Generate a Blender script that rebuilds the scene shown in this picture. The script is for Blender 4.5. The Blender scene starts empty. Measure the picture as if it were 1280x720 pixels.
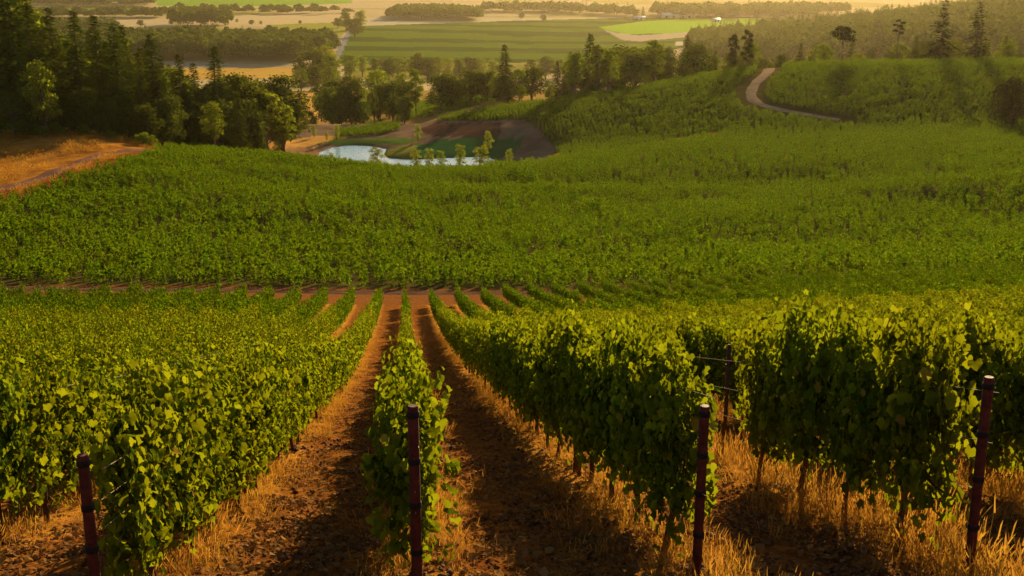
import bpy, math, random
import numpy as np
from mathutils import Vector

random.seed(7)
rng = np.random.default_rng(7)
scene = bpy.context.scene
COL = scene.collection

# ------------------------------------------------------------------ camera, sky, sun, exposure
F = 1400.0                                   # focal length in pixels of a 1280 wide picture
PITCH = math.atan(400.0 / F)
cp, sp = math.cos(PITCH), math.sin(PITCH)
SUN_AZ = math.radians(16.0)                  # to the right of straight ahead (+Y)
SUN_EL = math.radians(12.8)

cam = bpy.data.cameras.new('camera')
cam_ob = bpy.data.objects.new('camera', cam)
COL.objects.link(cam_ob)
cam.sensor_width = 36.0
cam.lens = F / 1280.0 * 36.0
cam.clip_start = 0.1
cam.clip_end = 60000.0
cam_ob.location = (0, 0, 0)
cam_ob.rotation_euler = (math.radians(90) - PITCH, 0, 0)
scene.camera = cam_ob

world = bpy.data.worlds.new('World')
scene.world = world
world.use_nodes = True
wn = world.node_tree
bg = wn.nodes['Background']
sky = wn.nodes.new('ShaderNodeTexSky')
sky.sky_type = 'NISHITA'
sky.sun_disc = False
sky.sun_elevation = SUN_EL
sky.sun_rotation = SUN_AZ
sky.air_density = 1.0
sky.dust_density = 1.5
sky.ozone_density = 1.0
wn.links.new(sky.outputs[0], bg.inputs[0])
bg.inputs[1].default_value = 0.05

sun = bpy.data.lights.new('sun', 'SUN')
sun.energy = 5.0
sun.angle = math.radians(0.5)
sun.color = (1.0, 0.75, 0.37)
sun_ob = bpy.data.objects.new('sun', sun)
COL.objects.link(sun_ob)
sd = Vector((math.sin(SUN_AZ) * math.cos(SUN_EL), math.cos(SUN_AZ) * math.cos(SUN_EL), math.sin(SUN_EL)))
sun_ob.rotation_euler = sd.to_track_quat('Z', 'Y').to_euler()

scene.render.engine = 'CYCLES'
scene.view_settings.view_transform = 'Standard'
scene.view_settings.look = 'None'
scene.view_settings.exposure = 1.4
scene.view_settings.gamma = 1.0
scene.cycles.max_bounces = 6
scene.cycles.diffuse_bounces = 2
scene.cycles.transmission_bounces = 3
scene.cycles.volume_bounces = 0
scene.cycles.use_adaptive_sampling = False
scene.cycles.use_denoising = True
scene.cycles.denoiser = 'OPENIMAGEDENOISE'
scene.cycles.denoising_prefilter = 'NONE'
HAZE = True
HAZE_DENSITY = 0.00002

# ------------------------------------------------------------------ helpers: picture <-> world
def ray(u, v):
    x = (u - 640.0) / F
    yd = (v - 360.0) / F
    return x, cp - yd * sp, -sp - yd * cp

def P(u, v, Y):
    x, y, z = ray(u, v)
    return x / y * Y, Y, z / y * Y

def proj(X, Y, Z):
    d = Y * cp - Z * sp
    yd = -(Z * cp + Y * sp)
    d = np.where(np.abs(d) < 0.05, 0.05, d)
    return 640.0 + F * X / d, 360.0 + F * yd / d, d

def sstep(a, b, x):
    t = np.clip((x - a) / (b - a), 0, 1)
    return t * t * (3 - 2 * t)

def inpoly(x, y, poly):
    x = np.asarray(x, float); y = np.asarray(y, float)
    r = np.zeros(np.broadcast(x, y).shape, bool)
    n = len(poly); j = n - 1
    for i in range(n):
        xi, yi = poly[i]; xj, yj = poly[j]
        if yi != yj:
            c = ((yi > y) != (yj > y)) & (x < (xj - xi) * (y - yi) / (yj - yi) + xi)
            r ^= c
        j = i
    return r

def segdist(x, y, pts):
    best = np.full(np.shape(x), 1e9)
    for (ax, ay), (bx, by) in zip(pts[:-1], pts[1:]):
        dx, dy = bx - ax, by - ay
        L = dx * dx + dy * dy + 1e-12
        t = np.clip(((x - ax) * dx + (y - ay) * dy) / L, 0, 1)
        best = np.minimum(best, np.hypot(x - ax - t * dx, y - ay - t * dy))
    return best

_pr = np.random.default_rng(99)
_tab = _pr.random((256, 256))
def vnoise(x, y):
    xi = np.floor(x).astype(int); yi = np.floor(y).astype(int)
    fx = x - xi; fy = y - yi
    fx = fx * fx * (3 - 2 * fx); fy = fy * fy * (3 - 2 * fy)
    a = _tab[xi & 255, yi & 255]; b = _tab[(xi + 1) & 255, yi & 255]
    c = _tab[xi & 255, (yi + 1) & 255]; d = _tab[(xi + 1) & 255, (yi + 1) & 255]
    return (a * (1 - fx) + b * fx) * (1 - fy) + (c * (1 - fx) + d * fx) * fy

def fbm(x, y, o=4):
    s = 0.0; a = 0.5
    for i in range(o):
        s = s + a * vnoise(x * 2 ** i + 17.3 * i, y * 2 ** i + 5.1 * i); a *= 0.5
    return s

# ------------------------------------------------------------------ terrain
H0 = 2.3
KV = 5.0 / F
SLOPE = (sp - KV * cp) / (cp + KV * sp)
def near_plane(Y):
    return -H0 * cp - SLOPE * (Y + H0 * sp)

def dip(Y):
    return np.interp(Y, [8, 15.5, 25, 38, 55, 70, 84], [0, .30, .52, .80, .70, .35, 0])
CTRL = []
def row_ctrl(Y, pairs):
    for u, v in pairs:
        if Y < 75: v = v + float(dip(Y)) * 1400 / (Y * 1.03) * (1.0 if u < 900 else .5)
        CTRL.append((u, v, Y))
for Y in (20, 30, 42, 55):
    for u in (-400, -100, 200, 500, 780):
        X, _, _ = P(u, 400, Y)
        CTRL.append((X, near_plane(Y) - float(dip(Y)), Y, 'z'))
row_ctrl(42, [(1060, 428), (1280, 422), (1600, 414)])
row_ctrl(55, [(1060, 404), (1280, 396), (1600, 386)])
row_ctrl(70, [(-400, 399), (-100, 399), (200, 399), (500, 399), (780, 396), (1060, 384), (1280, 374), (1600, 366)])
row_ctrl(84, [(-400, 380), (0, 380), (300, 382), (560, 384), (850, 376), (1060, 366), (1280, 357), (1600, 348)])
row_ctrl(96, [(-400, 359), (0, 361), (220, 363), (430, 366), (640, 367), (850, 360), (1060, 352), (1280, 344), (1600, 335)])
row_ctrl(110, [(-400, 330), (0, 336), (220, 339), (430, 342), (640, 345), (850, 344), (1060, 337), (1280, 329), (1600, 318)])
row_ctrl(140, [(-400, 278), (0, 288), (220, 291), (430, 300), (640, 306), (850, 307), (1060, 299), (1280, 289), (1600, 275)])
row_ctrl(180, [(-400, 228), (0, 241), (220, 240), (430, 250), (640, 262), (850, 264), (1060, 254), (1280, 243), (1600, 230)])
row_ctrl(220, [(-400, 188), (0, 205), (220, 203), (430, 219), (560, 229), (700, 229), (850, 226), (1060, 214), (1280, 203), (1600, 192)])
row_ctrl(250, [(-400, 168), (0, 172), (110, 172), (220, 190), (330, 197), (430, 208), (560, 216), (700, 208), (850, 202), (1060, 190), (1280, 184), (1600, 172)])
row_ctrl(280, [(-400, 156), (0, 162), (110, 165), (220, 187), (330, 199), (430, 213), (560, 218), (640, 210), (700, 199), (850, 182), (1060, 173), (1280, 169), (1600, 160)])
row_ctrl(305, [(0, 160), (220, 184), (330, 195), (430, 211), (560, 213), (640, 206), (700, 196), (790, 184), (890, 167), (1060, 160), (1280, 158), (1600, 150)])
row_ctrl(330, [(0, 158), (220, 176), (330, 186), (430, 206), (560, 206), (640, 193), (690, 186), (790, 166), (900, 140), (1060, 128), (1280, 126), (1600, 122)])
row_ctrl(360, [(0, 155), (220, 168), (330, 176), (430, 190), (560, 182), (640, 168), (690, 160), (790, 138), (900, 114), (1060, 101), (1280, 99), (1600, 98)])
row_ctrl(395, [(0, 150), (220, 160), (330, 167), (430, 173), (500, 168), (560, 157), (640, 144), (690, 136), (790, 115), (870, 98), (950, 87), (1060, 80), (1280, 79), (1600, 80)])
row_ctrl(430, [(0, 146), (220, 152), (330, 163), (430, 171), (500, 160), (560, 145), (640, 130), (690, 126), (790, 115), (870, 104), (950, 92), (1060, 86), (1280, 84), (1600, 84)])
row_ctrl(500, [(0, 140), (220, 143), (330, 155), (430, 160), (510, 148), (600, 124), (690, 127), (790, 122), (950, 108), (1060, 100), (1280, 98), (1600, 98)])
row_ctrl(620, [(0, 128), (220, 132), (430, 139), (600, 124), (790, 122), (950, 115), (1060, 110), (1280, 104), (1600, 100)])
row_ctrl(800, [(-300, 117), (0, 117), (220, 117), (430, 117), (640, 117), (850, 112), (1060, 100), (1280, 88), (1600, 70)])
VAL = -115.0
for u in (-400, 0, 220, 430, 640, 850):
    X, _, _ = P(u, 80, 1300); CTRL.append((X, VAL + 3, 1300, 'z'))
    X, _, _ = P(u, 80, 1050); CTRL.append((X, VAL + 11, 1050, 'z'))
    for Y in (1700, 2300, 3200, 4500, 7000, 12000):
        X, _, _ = P(u, 30, Y); CTRL.append((X, VAL - (2 if u > 600 else 0), Y, 'z'))
row_ctrl(1050, [(1060, 84), (1280, 62), (1600, 40)])
row_ctrl(1300, [(960, 79), (1060, 64), (1280, 38), (1600, 15)])
row_ctrl(1600, [(960, 60), (1060, 46), (1170, 34), (1280, 21), (1600, 0)])
row_ctrl(2000, [(960, 44), (1060, 39), (1280, 17), (1600, -5)])
row_ctrl(3000, [(1060, 17), (1280, 12), (1600, 8)])
for Y in (4500, 7000, 12000):
    for u in (1060, 1280, 1600):
        X, _, _ = P(u, 30, Y); CTRL.append((X, VAL, Y, 'z'))

pts = []
for c in CTRL:
    if len(c) == 4:
        X, Z, Y, _ = c
    else:
        X, Y, Z = P(c[0], c[1], c[2])
    pts.append((X / Y * 1456 / 600.0, math.log(Y) / 0.55, Z / Y))
pts = np.array(pts)
def _phi(r2):
    return np.where(r2 > 1e-12, 0.5 * r2 * np.log(r2 + 1e-20), 0.0)
_n = len(pts)
_A = np.zeros((_n + 3, _n + 3))
_d2 = (pts[:, None, 0] - pts[None, :, 0]) ** 2 + (pts[:, None, 1] - pts[None, :, 1]) ** 2
_A[:_n, :_n] = _phi(_d2) + np.eye(_n) * 0.0006
_A[:_n, _n] = 1; _A[:_n, _n + 1] = pts[:, 0]; _A[:_n, _n + 2] = pts[:, 1]
_A[_n:, :_n] = _A[:_n, _n:].T
_w = np.linalg.solve(_A, np.concatenate([pts[:, 2], np.zeros(3)]))

def tps(a, b):
    out = np.empty(a.shape)
    fa = a.ravel(); fb = b.ravel(); fo = out.ravel()
    for i in range(0, fa.size, 20000):
        A_, B_ = fa[i:i + 20000], fb[i:i + 20000]
        d2 = (A_[:, None] - pts[None, :, 0]) ** 2 + (B_[:, None] - pts[None, :, 1]) ** 2
        fo[i:i + 20000] = _phi(d2) @ _w[:_n] + _w[_n] + _w[_n + 1] * A_ + _w[_n + 2] * B_
    return fo.reshape(a.shape)

WATER_Z = P(500, 205, 336)[2]
def on_water(u, v):
    x, y, z = ray(u, v)
    t = WATER_Z / z
    return x * t, y * t
POND = [on_water(*q) for q in [(392, 199), (402, 190), (418, 184), (440, 182), (468, 183.5), (484, 187), (481, 193),
        (486, 198), (515, 199.5), (560, 197.5), (596, 196), (616, 199), (622, 204), (600, 209), (560, 212),
        (520, 213), (470, 212), (425, 209), (398, 205)]]

ROWDX = -0.1003
ROW_W = 2.10
ROW_O = 0.10
def row_coord(X, Y):
    return (X - ROW_O - ROWDX * (Y + 0.63)) / ROW_W

def height(X, Y, detail=True):
    X = np.asarray(X, float); Y = np.asarray(Y, float)
    X, Y = np.broadcast_arrays(X, Y)
    Yc = np.maximum(Y, 18.0)
    a = np.clip(X / Yc * 1456 / 600.0, -2.2, 2.2)
    z1 = tps(a, np.log(Yc) / 0.55) * Yc
    z0 = near_plane(Y) - dip(Y)
    w = sstep(20, 45, Y)
    z = z0 * (1 - w) + z1 * w
    # pond basin
    m = (Y > 290) & (Y < 420) & (np.abs(X) < 160)
    if m.any():
        xx, yy = X[m], Y[m]
        d = segdist(xx, yy, POND + [POND[0]])
        ins = inpoly(xx, yy, POND)
        zz = z[m]
        bank = WATER_Z + 0.25 + d * 0.16
        zz = np.where(ins, WATER_Z - np.minimum(1.2, d * 0.4) - 0.02, np.where(zz > bank, np.maximum(bank, zz - 6 * (1 - sstep(5, 26, d))), np.maximum(zz, np.minimum(bank, WATER_Z + 1.2))))
        z = z.copy(); z[m] = zz
    z = z + np.where((Y > 112) & (Y < 300), (fbm(X / 38.0 + 3, Y / 27.0 + 7, 2) - .38) * 5.0 * sstep(112, 140, Y) * (1 - sstep(215, 250, Y)), 0)
    # gentle far ground swell
    z = z + np.where(Y > 120, (fbm(X / 60.0, Y / 60.0, 3) - 0.44) * np.clip((Y - 120) / 400.0, 0, 1) * 2.2, 0)
    if detail:
        k = row_coord(X, Y)
        fr = np.abs(k - np.round(k))
        nb = 1 - sstep(60, 90, Y)
        z = z - (1 - sstep(30, 70, Y)) * 0.38 * sstep(0.0, 7.0, -X)
        z = z + nb * (0.07 * (1 - sstep(0.0, 0.33, fr)) + 0.17 * (fbm(X * 1.5, Y * 1.5, 4) - 0.45) + 0.06 * (vnoise(X * 5.1, Y * 5.1) - 0.5))
    return z

def hz(x, y):
    return float(height(np.array([x]), np.array([y]), True)[0])

_ys = np.exp(np.linspace(math.log(5), math.log(11000), 1500))
def hit(u, v, ymin=5.0, ymax=11000.0):
    x, y, z = ray(u, v)
    Ys = _ys[(_ys >= ymin) & (_ys <= ymax)]
    g = height(x / y * Ys, Ys, False) / Ys
    ok = np.nonzero(g >= z / y)[0]
    if len(ok) == 0:
        Yh = Ys[-1]
    elif ok[0] == 0:
        Yh = Ys[0]
    else:
        i = ok[0]
        d0 = z / y - g[i - 1]; d1 = g[i] - z / y
        Yh = Ys[i - 1] + (Ys[i] - Ys[i - 1]) * d0 / (d0 + d1 + 1e-12)
    return x / y * Yh, Yh

# ------------------------------------------------------------------ mesh helpers
def link(o):
    COL.objects.link(o); return o

def mesh_np(name, verts, faces, mat=None, smooth=False, uv=None):
    """faces: (n,k) int array or list of such arrays"""
    me = bpy.data.meshes.new(name)
    verts = np.asarray(verts, np.float32)
    fl = faces if isinstance(faces, list) else [faces]
    fl = [np.asarray(f, np.int32) for f in fl if len(f)]
    me.vertices.add(len(verts)); me.vertices.foreach_set('co', verts.ravel())
    loops = np.concatenate([f.ravel() for f in fl])
    tot = np.concatenate([np.full(len(f), f.shape[1], np.int32) for f in fl])
    start = np.concatenate([[0], np.cumsum(tot)[:-1]]).astype(np.int32)
    me.loops.add(len(loops)); me.loops.foreach_set('vertex_index', loops)
    me.polygons.add(len(tot)); me.polygons.foreach_set('loop_start', start); me.polygons.foreach_set('loop_total', tot)
    if smooth:
        me.polygons.foreach_set('use_smooth', np.ones(len(tot), bool))
    me.update(calc_edges=True)
    if mat: me.materials.append(mat)
    return me

def obj(name, me, parent=None):
    o = bpy.data.objects.new(name, me); link(o)
    if parent is not None: o.parent = parent
    return o

def tag(o, label=None, cat=None, group=None, kind=None):
    if label: o['label'] = label
    if cat: o['category'] = cat
    if group: o['group'] = group
    if kind: o['kind'] = kind
    return o

def empty(name, loc, rz=0.0, sc=(1, 1, 1)):
    o = bpy.data.objects.new(name, None); link(o)
    o.location = loc; o.rotation_euler = (0, 0, rz); o.scale = sc
    o.empty_display_size = 0.2
    return o

class MB:
    def __init__(s): s.v = []; s.f = []; s.n = 0
    def add(s, v, f):
        v = np.asarray(v, float); f = np.asarray(f, int)
        s.v.append(v); s.f.append(f + s.n); s.n += len(v)
    def tube(s, path, radii, sides=6, cap=True):
        path = np.asarray(path, float); n = len(path)
        V = []
        for i in range(n):
            t = path[min(i + 1, n - 1)] - path[max(i - 1, 0)]
            t = t / (np.linalg.norm(t) + 1e-9)
            a = np.cross(t, [0, 0, 1.0] if abs(t[2]) < 0.9 else [1.0, 0, 0]); a /= np.linalg.norm(a)
            b = np.cross(t, a)
            for k in range(sides):
                th = 2 * math.pi * k / sides
                V.append(path[i] + radii[i] * (math.cos(th) * a + math.sin(th) * b))
        Fq = []
        for i in range(n - 1):
            for k in range(sides):
                k2 = (k + 1) % sides
                Fq.append((i * sides + k, i * sides + k2, (i + 1) * sides + k2, (i + 1) * sides + k))
        s.add(V, Fq)
        if cap:
            V2 = [path[-1]] + V[-sides:]
            s.add(V2, [(0, 1 + k, 1 + (k + 1) % sides, 0) for k in range(sides)][:0] or [(0, 1 + k, 1 + (k + 1) % sides, 1 + (k + 1) % sides) for k in range(sides)][:0] if False else np.zeros((0, 4), int))
            V3 = V[-sides:]
            if sides == 4: s.add(V3, [(0, 1, 2, 3)])
            elif sides == 6: s.add(V3, [(0, 1, 2, 3), (0, 3, 4, 5)])
            elif sides == 8: s.add(V3, [(0, 1, 2, 3), (0, 3, 4, 5), (0, 5, 6, 7)])
            elif sides == 12: s.add(V3, [(0, 1, 2, 3), (0, 3, 4, 5), (0, 5, 6, 7), (0, 7, 8, 9), (0, 9, 10, 11)])
    def box(s, c, d, rz=0.0):
        x, y, z = np.array(d) / 2.0
        V = np.array([(i * x, j * y, k * z) for k in (-1, 1) for j in (-1, 1) for i in (-1, 1)])
        ca, sa = math.cos(rz), math.sin(rz)
        V = np.stack([V[:, 0] * ca - V[:, 1] * sa, V[:, 0] * sa + V[:, 1] * ca, V[:, 2]], 1) + np.array(c)
        s.add(V, [(0, 2, 3, 1), (4, 5, 7, 6), (0, 1, 5, 4), (2, 6, 7, 3), (0, 4, 6, 2), (1, 3, 7, 5)])
    def mesh(s, name, mat, smooth=False):
        return mesh_np(name, np.concatenate(s.v), [f for f in s.f if len(f)], mat, smooth)

def frames(nrm, tip):
    """orthonormal frames: columns side, tip, normal"""
    n = nrm / (np.linalg.norm(nrm, axis=1, keepdims=True) + 1e-9)
    t = tip - (tip * n).sum(1, keepdims=True) * n
    t = t / (np.linalg.norm(t, axis=1, keepdims=True) + 1e-9)
    s = np.cross(t, n)
    return np.stack([s, t, n], axis=2)

def cards(tv, tf, C, R, size):
    """place the template at each centre; returns verts, faces"""
    n = len(C); k = len(tv)
    V = np.einsum('nij,kj->nki', R, tv) * size[:, None, None] + C[:, None, :]
    Fc = (np.arange(n)[:, None, None] * k + np.asarray(tf)[None]).reshape(-1, len(tf[0]))
    return V.reshape(-1, 3), Fc

# leaf templates: x side, y tip, z normal
def grape_leaf():
    out = [(0, -0.04), (-0.16, -0.24), (-0.40, -0.16), (-0.50, 0.08), (-0.47, 0.20), (-0.53, 0.40), (-0.36, 0.54), (-0.27, 0.58), (-0.16, 0.74), (0, 0.86),
           (0.16, 0.74), (0.27, 0.58), (0.36, 0.54), (0.53, 0.40), (0.47, 0.20), (0.50, 0.08), (0.40, -0.16), (0.16, -0.24)]
    V = [(0, 0.25, 0.0)]
    for x, y in out:
        V.append((x, y, 0.34 * abs(x) ** 1.3 - 0.26 * max(0, y - 0.25) ** 1.5 + 0.05 * math.sin(9 * x + 5 * y)))
    Fq = [(0, 1 + i, 1 + (i + 1) % len(out)) for i in range(len(out))]
    return np.array(V), np.array(Fq)
GL_V, GL_F = grape_leaf()
ML_V = np.array([(0, -0.12, 0), (-0.45, 0.12, 0.10), (-0.30, 0.55, 0.02), (0, 0.85, -0.14), (0.30, 0.55, 0.02), (0.45, 0.12, 0.10), (0, 0.3, 0)])
ML_F = np.array([(6, 0, 1), (6, 1, 2), (6, 2, 3), (6, 3, 4), (6, 4, 5), (6, 5, 0)])
LL_V = np.array([(0, -0.35, 0), (-0.42, 0.1, 0.12), (0, 0.6, -0.08), (0.42, 0.1, 0.12)])
LL_F = np.array([(0, 1, 2), (0, 2, 3)])
def spray():
    V = []; Fq = []
    for k, (an, l) in enumerate([(-62, .45), (-38, .62), (-14, .85), (8, 1.0), (30, .78), (52, .58), (72, .4)]):
        a = math.radians(an)
        d = np.array([math.sin(a), math.cos(a)]); p = np.array([d[1], -d[0]])
        b = np.array([0, 0.16 * (1 - abs(an) / 90)])
        V += [(*(b - p * 0.07), 0), (*(b + p * 0.07), 0), (*(b + d * l), -0.16 * l)]
        Fq.append((3 * k, 3 * k + 1, 3 * k + 2))
    return np.array(V), np.array(Fq)
SP_V, SP_F = spray()

def rand_unit(n, r=rng):
    v = r.normal(size=(n, 3))
    return v / np.linalg.norm(v, axis=1, keepdims=True)

# ------------------------------------------------------------------ materials
def new_mat(name):
    m = bpy.data.materials.new(name); m.use_nodes = True
    nt = m.node_tree
    return m, nt, nt.nodes['Principled BSDF'], nt.nodes['Material Output']

def nd(nt, t, **kw):
    n = nt.nodes.new(t)
    for k, v in kw.items(): setattr(n, k, v)
    return n

def mixc(nt, fac, a, b, blend='MIX'):
    n = nt.nodes.new('ShaderNodeMix'); n.data_type = 'RGBA'; n.blend_type = blend
    for sock, val in ((n.inputs[0], fac), (n.inputs[6], a), (n.inputs[7], b)):
        if isinstance(val, (int, float)): sock.default_value = val
        elif isinstance(val, tuple): sock.default_value = (*val[:3], 1)
        else: nt.links.new(val, sock)
    return n.outputs[2]

def maprange(nt, val, a, b, c, d):
    n = nt.nodes.new('ShaderNodeMapRange')
    nt.links.new(val, n.inputs[0])
    for i, x in enumerate((a, b, c, d)): n.inputs[i + 1].default_value = x
    return n.outputs[0]

def noise(nt, scale, detail=4, rough=0.55, vec=None, dist=0.0):
    n = nt.nodes.new('ShaderNodeTexNoise')
    n.inputs['Scale'].default_value = scale; n.inputs['Detail'].default_value = detail
    n.inputs['Roughness'].default_value = rough; n.inputs['Distortion'].default_value = dist
    if vec is not None: nt.links.new(vec, n.inputs['Vector'])
    return n.outputs['Fac']

def leaf_mat(name, dark, light, trans, tfac=0.38, rough=0.5, spec=0.25, odd=None, patch=0.0):
    m, nt, pb, out = new_mat(name)
    geo = nd(nt, 'ShaderNodeNewGeometry'); oi = nd(nt, 'ShaderNodeObjectInfo')
    c = mixc(nt, geo.outputs['Random Per Island'], dark, light)
    if odd:
        f = maprange(nt, geo.outputs['Random Per Island'], 0.955, 0.985, 0, 1)
        c = mixc(nt, f, c, odd)
    v = maprange(nt, oi.outputs['Random'], 0, 1, 0.78, 1.22)
    hsv = nd(nt, 'ShaderNodeHueSaturation')
    nt.links.new(c, hsv.inputs['Color']); nt.links.new(v, hsv.inputs['Value'])
    h = maprange(nt, oi.outputs['Random'], 0, 1, 0.49, 0.512); nt.links.new(h, hsv.inputs['Hue'])
    nt.links.new(hsv.outputs[0], pb.inputs['Base Color'])
    pb.inputs['Roughness'].default_value = rough
    pb.inputs['Specular IOR Level'].default_value = 0.0
    tr = nd(nt, 'ShaderNodeBsdfTranslucent')
    tv = maprange(nt, geo.outputs['Random Per Island'], 0, 1, 0.7, 1.2)
    h2 = nd(nt, 'ShaderNodeHueSaturation'); h2.inputs['Color'].default_value = (*trans, 1)
    nt.links.new(tv, h2.inputs['Value']); nt.links.new(h, h2.inputs['Hue'])
    nt.links.new(h2.outputs[0], tr.inputs['Color'])
    mx = nd(nt, 'ShaderNodeMixShader'); mx.inputs[0].default_value = tfac
    nt.links.new(pb.outputs[0], mx.inputs[1]); nt.links.new(tr.outputs[0], mx.inputs[2])
    nt.links.new(mx.outputs[0], out.inputs['Surface'])
    return m

def rough_mat(name, c1, c2, scale, rough=0.9, bump=0.3, spec=0.2, metallic=0.0):
    m, nt, pb, out = new_mat(name)
    tc = nd(nt, 'ShaderNodeTexCoord')
    n1 = noise(nt, scale, 6, 0.6, tc.outputs['Object'])
    f = maprange(nt, n1, 0.35, 0.65, 0, 1)
    nt.links.new(mixc(nt, f, c1, c2), pb.inputs['Base Color'])
    pb.inputs['Roughness'].default_value = rough; pb.inputs['Specular IOR Level'].default_value = spec
    pb.inputs['Metallic'].default_value = metallic
    if bump:
        b = nd(nt, 'ShaderNodeBump'); b.inputs['Strength'].default_value = bump; b.inputs['Distance'].default_value = 0.3 / scale
        nt.links.new(n1, b.inputs['Height']); nt.links.new(b.outputs[0], pb.inputs['Normal'])
    return m

M = {}
M['vine'] = leaf_mat('vine_leaf', (.016, .042, .003), (.112, .150, .006), (.40, .44, .008), 0.24, 0.55, 0.05, odd=(.24, .17, .02))
M['vine_far'] = leaf_mat('vine_leaf_field', (.003, .011, .002), (.086, .132, .004), (.26, .39, .005), 0.17, 0.7, 0.0)
M['bark'] = rough_mat('vine_bark', (.05, .028, .016), (.12, .07, .04), 30, 0.95, 0.5, 0.0)
M['treebark'] = rough_mat('tree_bark', (.06, .045, .032), (.15, .11, .08), 3, 0.95, 0.5, 0.0)
M['fir'] = leaf_mat('fir_needles', (.022, .046, .007), (.075, .100, .012), (.16, .18, .012), 0.22, 0.8, 0.02)
M['broad'] = leaf_mat('broad_leaf', (.032, .062, .008), (.085, .118, .012), (.28, .33, .015), 0.36, 0.8, 0.02)
M['broad_light'] = leaf_mat('light_broad_leaf', (.05, .085, .010), (.12, .15, .016), (.36, .40, .02), 0.36, 0.8, 0.02)
M['oak'] = leaf_mat('oak_leaf', (.024, .044, .008), (.065, .085, .012), (.18, .20, .014), 0.24, 0.8, 0.02)
M['crest'] = leaf_mat('crest_leaf', (.008, .014, .004), (.022, .030, .006), (.06, .07, .006), 0.10)
M['farwood'] = leaf_mat('woodland_leaf', (.016, .044, .008), (.058, .095, .012), (.20, .25, .012), 0.20, 0.8, 0.02)
M['post'] = rough_mat('post_red_steel', (.050, .010, .007), (.105, .024, .013), 16, 0.7, 0.5, 0.12)
M['band'] = rough_mat('post_band_black', (.010, .009, .008), (.022, .018, .016), 40, 0.7, 0.1, 0.1)
M['stake'] = rough_mat('stake_rust', (.05, .022, .013), (.10, .04, .02), 25, 0.8, 0.3)
M['wire'] = rough_mat('wire_galvanised', (.20, .15, .08), (.28, .21, .11), 40, 0.7, 0.0, 0.1, 0.0)
M['straw'] = leaf_mat('straw_blade', (.24, .10, .014), (.44, .215, .032), (.50, .24, .03), 0.34, 0.7, 0.15)
M['litter'] = leaf_mat('dead_leaf', (.10, .045, .018), (.30, .15, .05), (.25, .10, .03), 0.15, 0.8, 0.1)

# ground: two colour attributes mixed by noise
def ground_mat():
    m, nt, pb, out = new_mat('ground_cover')
    tc = nd(nt, 'ShaderNodeTexCoord')
    a = nd(nt, 'ShaderNodeAttribute', attribute_name='Col'); b = nd(nt, 'ShaderNodeAttribute', attribute_name='Col2')
    near = nd(nt, 'ShaderNodeAttribute', attribute_name='near')
    n1 = noise(nt, 3.5, 8, 0.72, tc.outputs['Object'], 0.4)
    n2 = noise(nt, 0.12, 8, 0.62, tc.outputs['Object'], 0.3)
    mx = nd(nt, 'ShaderNodeMix'); mx.data_type = 'FLOAT'
    nt.links.new(near.outputs['Fac'], mx.inputs[0]); nt.links.new(n2, mx.inputs[2]); nt.links.new(n1, mx.inputs[3])
    f = maprange(nt, mx.outputs[0], 0.38, 0.62, 0, 1)
    c = mixc(nt, f, a.outputs['Color'], b.outputs['Color'])
    n3 = noise(nt, 22, 4, 0.7, tc.outputs['Object'])
    v = maprange(nt, n3, 0.3, 0.7, 0.65, 1.3)
    hsv = nd(nt, 'ShaderNodeHueSaturation'); nt.links.new(c, hsv.inputs['Color']); nt.links.new(v, hsv.inputs['Value'])
    nt.links.new(hsv.outputs[0], pb.inputs['Base Color'])
    pb.inputs['Roughness'].default_value = 1.0; pb.inputs['Specular IOR Level'].default_value = 0.0
    bp = nd(nt, 'ShaderNodeBump'); bp.inputs['Strength'].default_value = 0.9; bp.inputs['Distance'].default_value = 0.09
    nt.links.new(n1, bp.inputs['Height'])
    b2 = nd(nt, 'ShaderNodeBump'); b2.inputs['Strength'].default_value = 0.6; b2.inputs['Distance'].default_value = 0.03
    nt.links.new(n3, b2.inputs['Height']); nt.links.new(bp.outputs[0], b2.inputs['Normal'])
    nt.links.new(b2.outputs[0], pb.inputs['Normal'])
    return m
M['ground'] = ground_mat()

# ------------------------------------------------------------------ zones measured on the photograph, laid onto the ground
SOIL = (.10, .034, .010); SOIL2 = (.25, .095, .018); STRAW = (.40, .185, .028); STRAW2 = (.27, .112, .020)
GOLD = (.46, .27, .07); PALE = (.40, .29, .15); GREEN = (.07, .13, .012); DKGREEN = (.035, .07, .015); LIME = (.12, .22, .012)
DIRT = (.19, .12, .08); DIRT2 = (.12, .07, .045)

ROAD_Y = 95.0
def road_center(X):
    return 96.5 + 0.010 * X
PATH = None

def field_mid_mask(u, v, Y, X):
    """vineyard on the middle hill"""
    m = (Y > road_center(X) + 2.9 - np.clip(X - 10, 0, 30) * .03) & (Y < 306)
    m &= ~((u < 215) & (v < 256 - u * 0.335))
    m &= ~((u < 700) & (Y > 272))
    m &= ~((u >= 700) & (u < 900) & (Y > 283 + (u - 700) * 0.09))
    return m

YARD = [(505, 153), (540, 151), (600, 151), (655, 149), (672, 160), (694, 186), (694, 215), (500, 215), (400, 200), (330, 200), (330, 150), (505, 150)]
def ridge_mask(u, v, Y, X):
    m = (Y >= 306) & (Y < 424) & (u > 520)
    m &= ~inpoly(u, v, YARD)
    m &= ~((u < 700) & (Y < 325))
    return m

PATH_UV = [(978, 84), (960, 92), (946, 101), (939, 112), (937, 122), (945, 131), (965, 136), (995, 141), (1025, 147), (1050, 150)]
PATH = []
for (u, v) in PATH_UV:
    PATH.append(hit(u, v, 296))
PATH = [PATH[0], *PATH[1:]]

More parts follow.
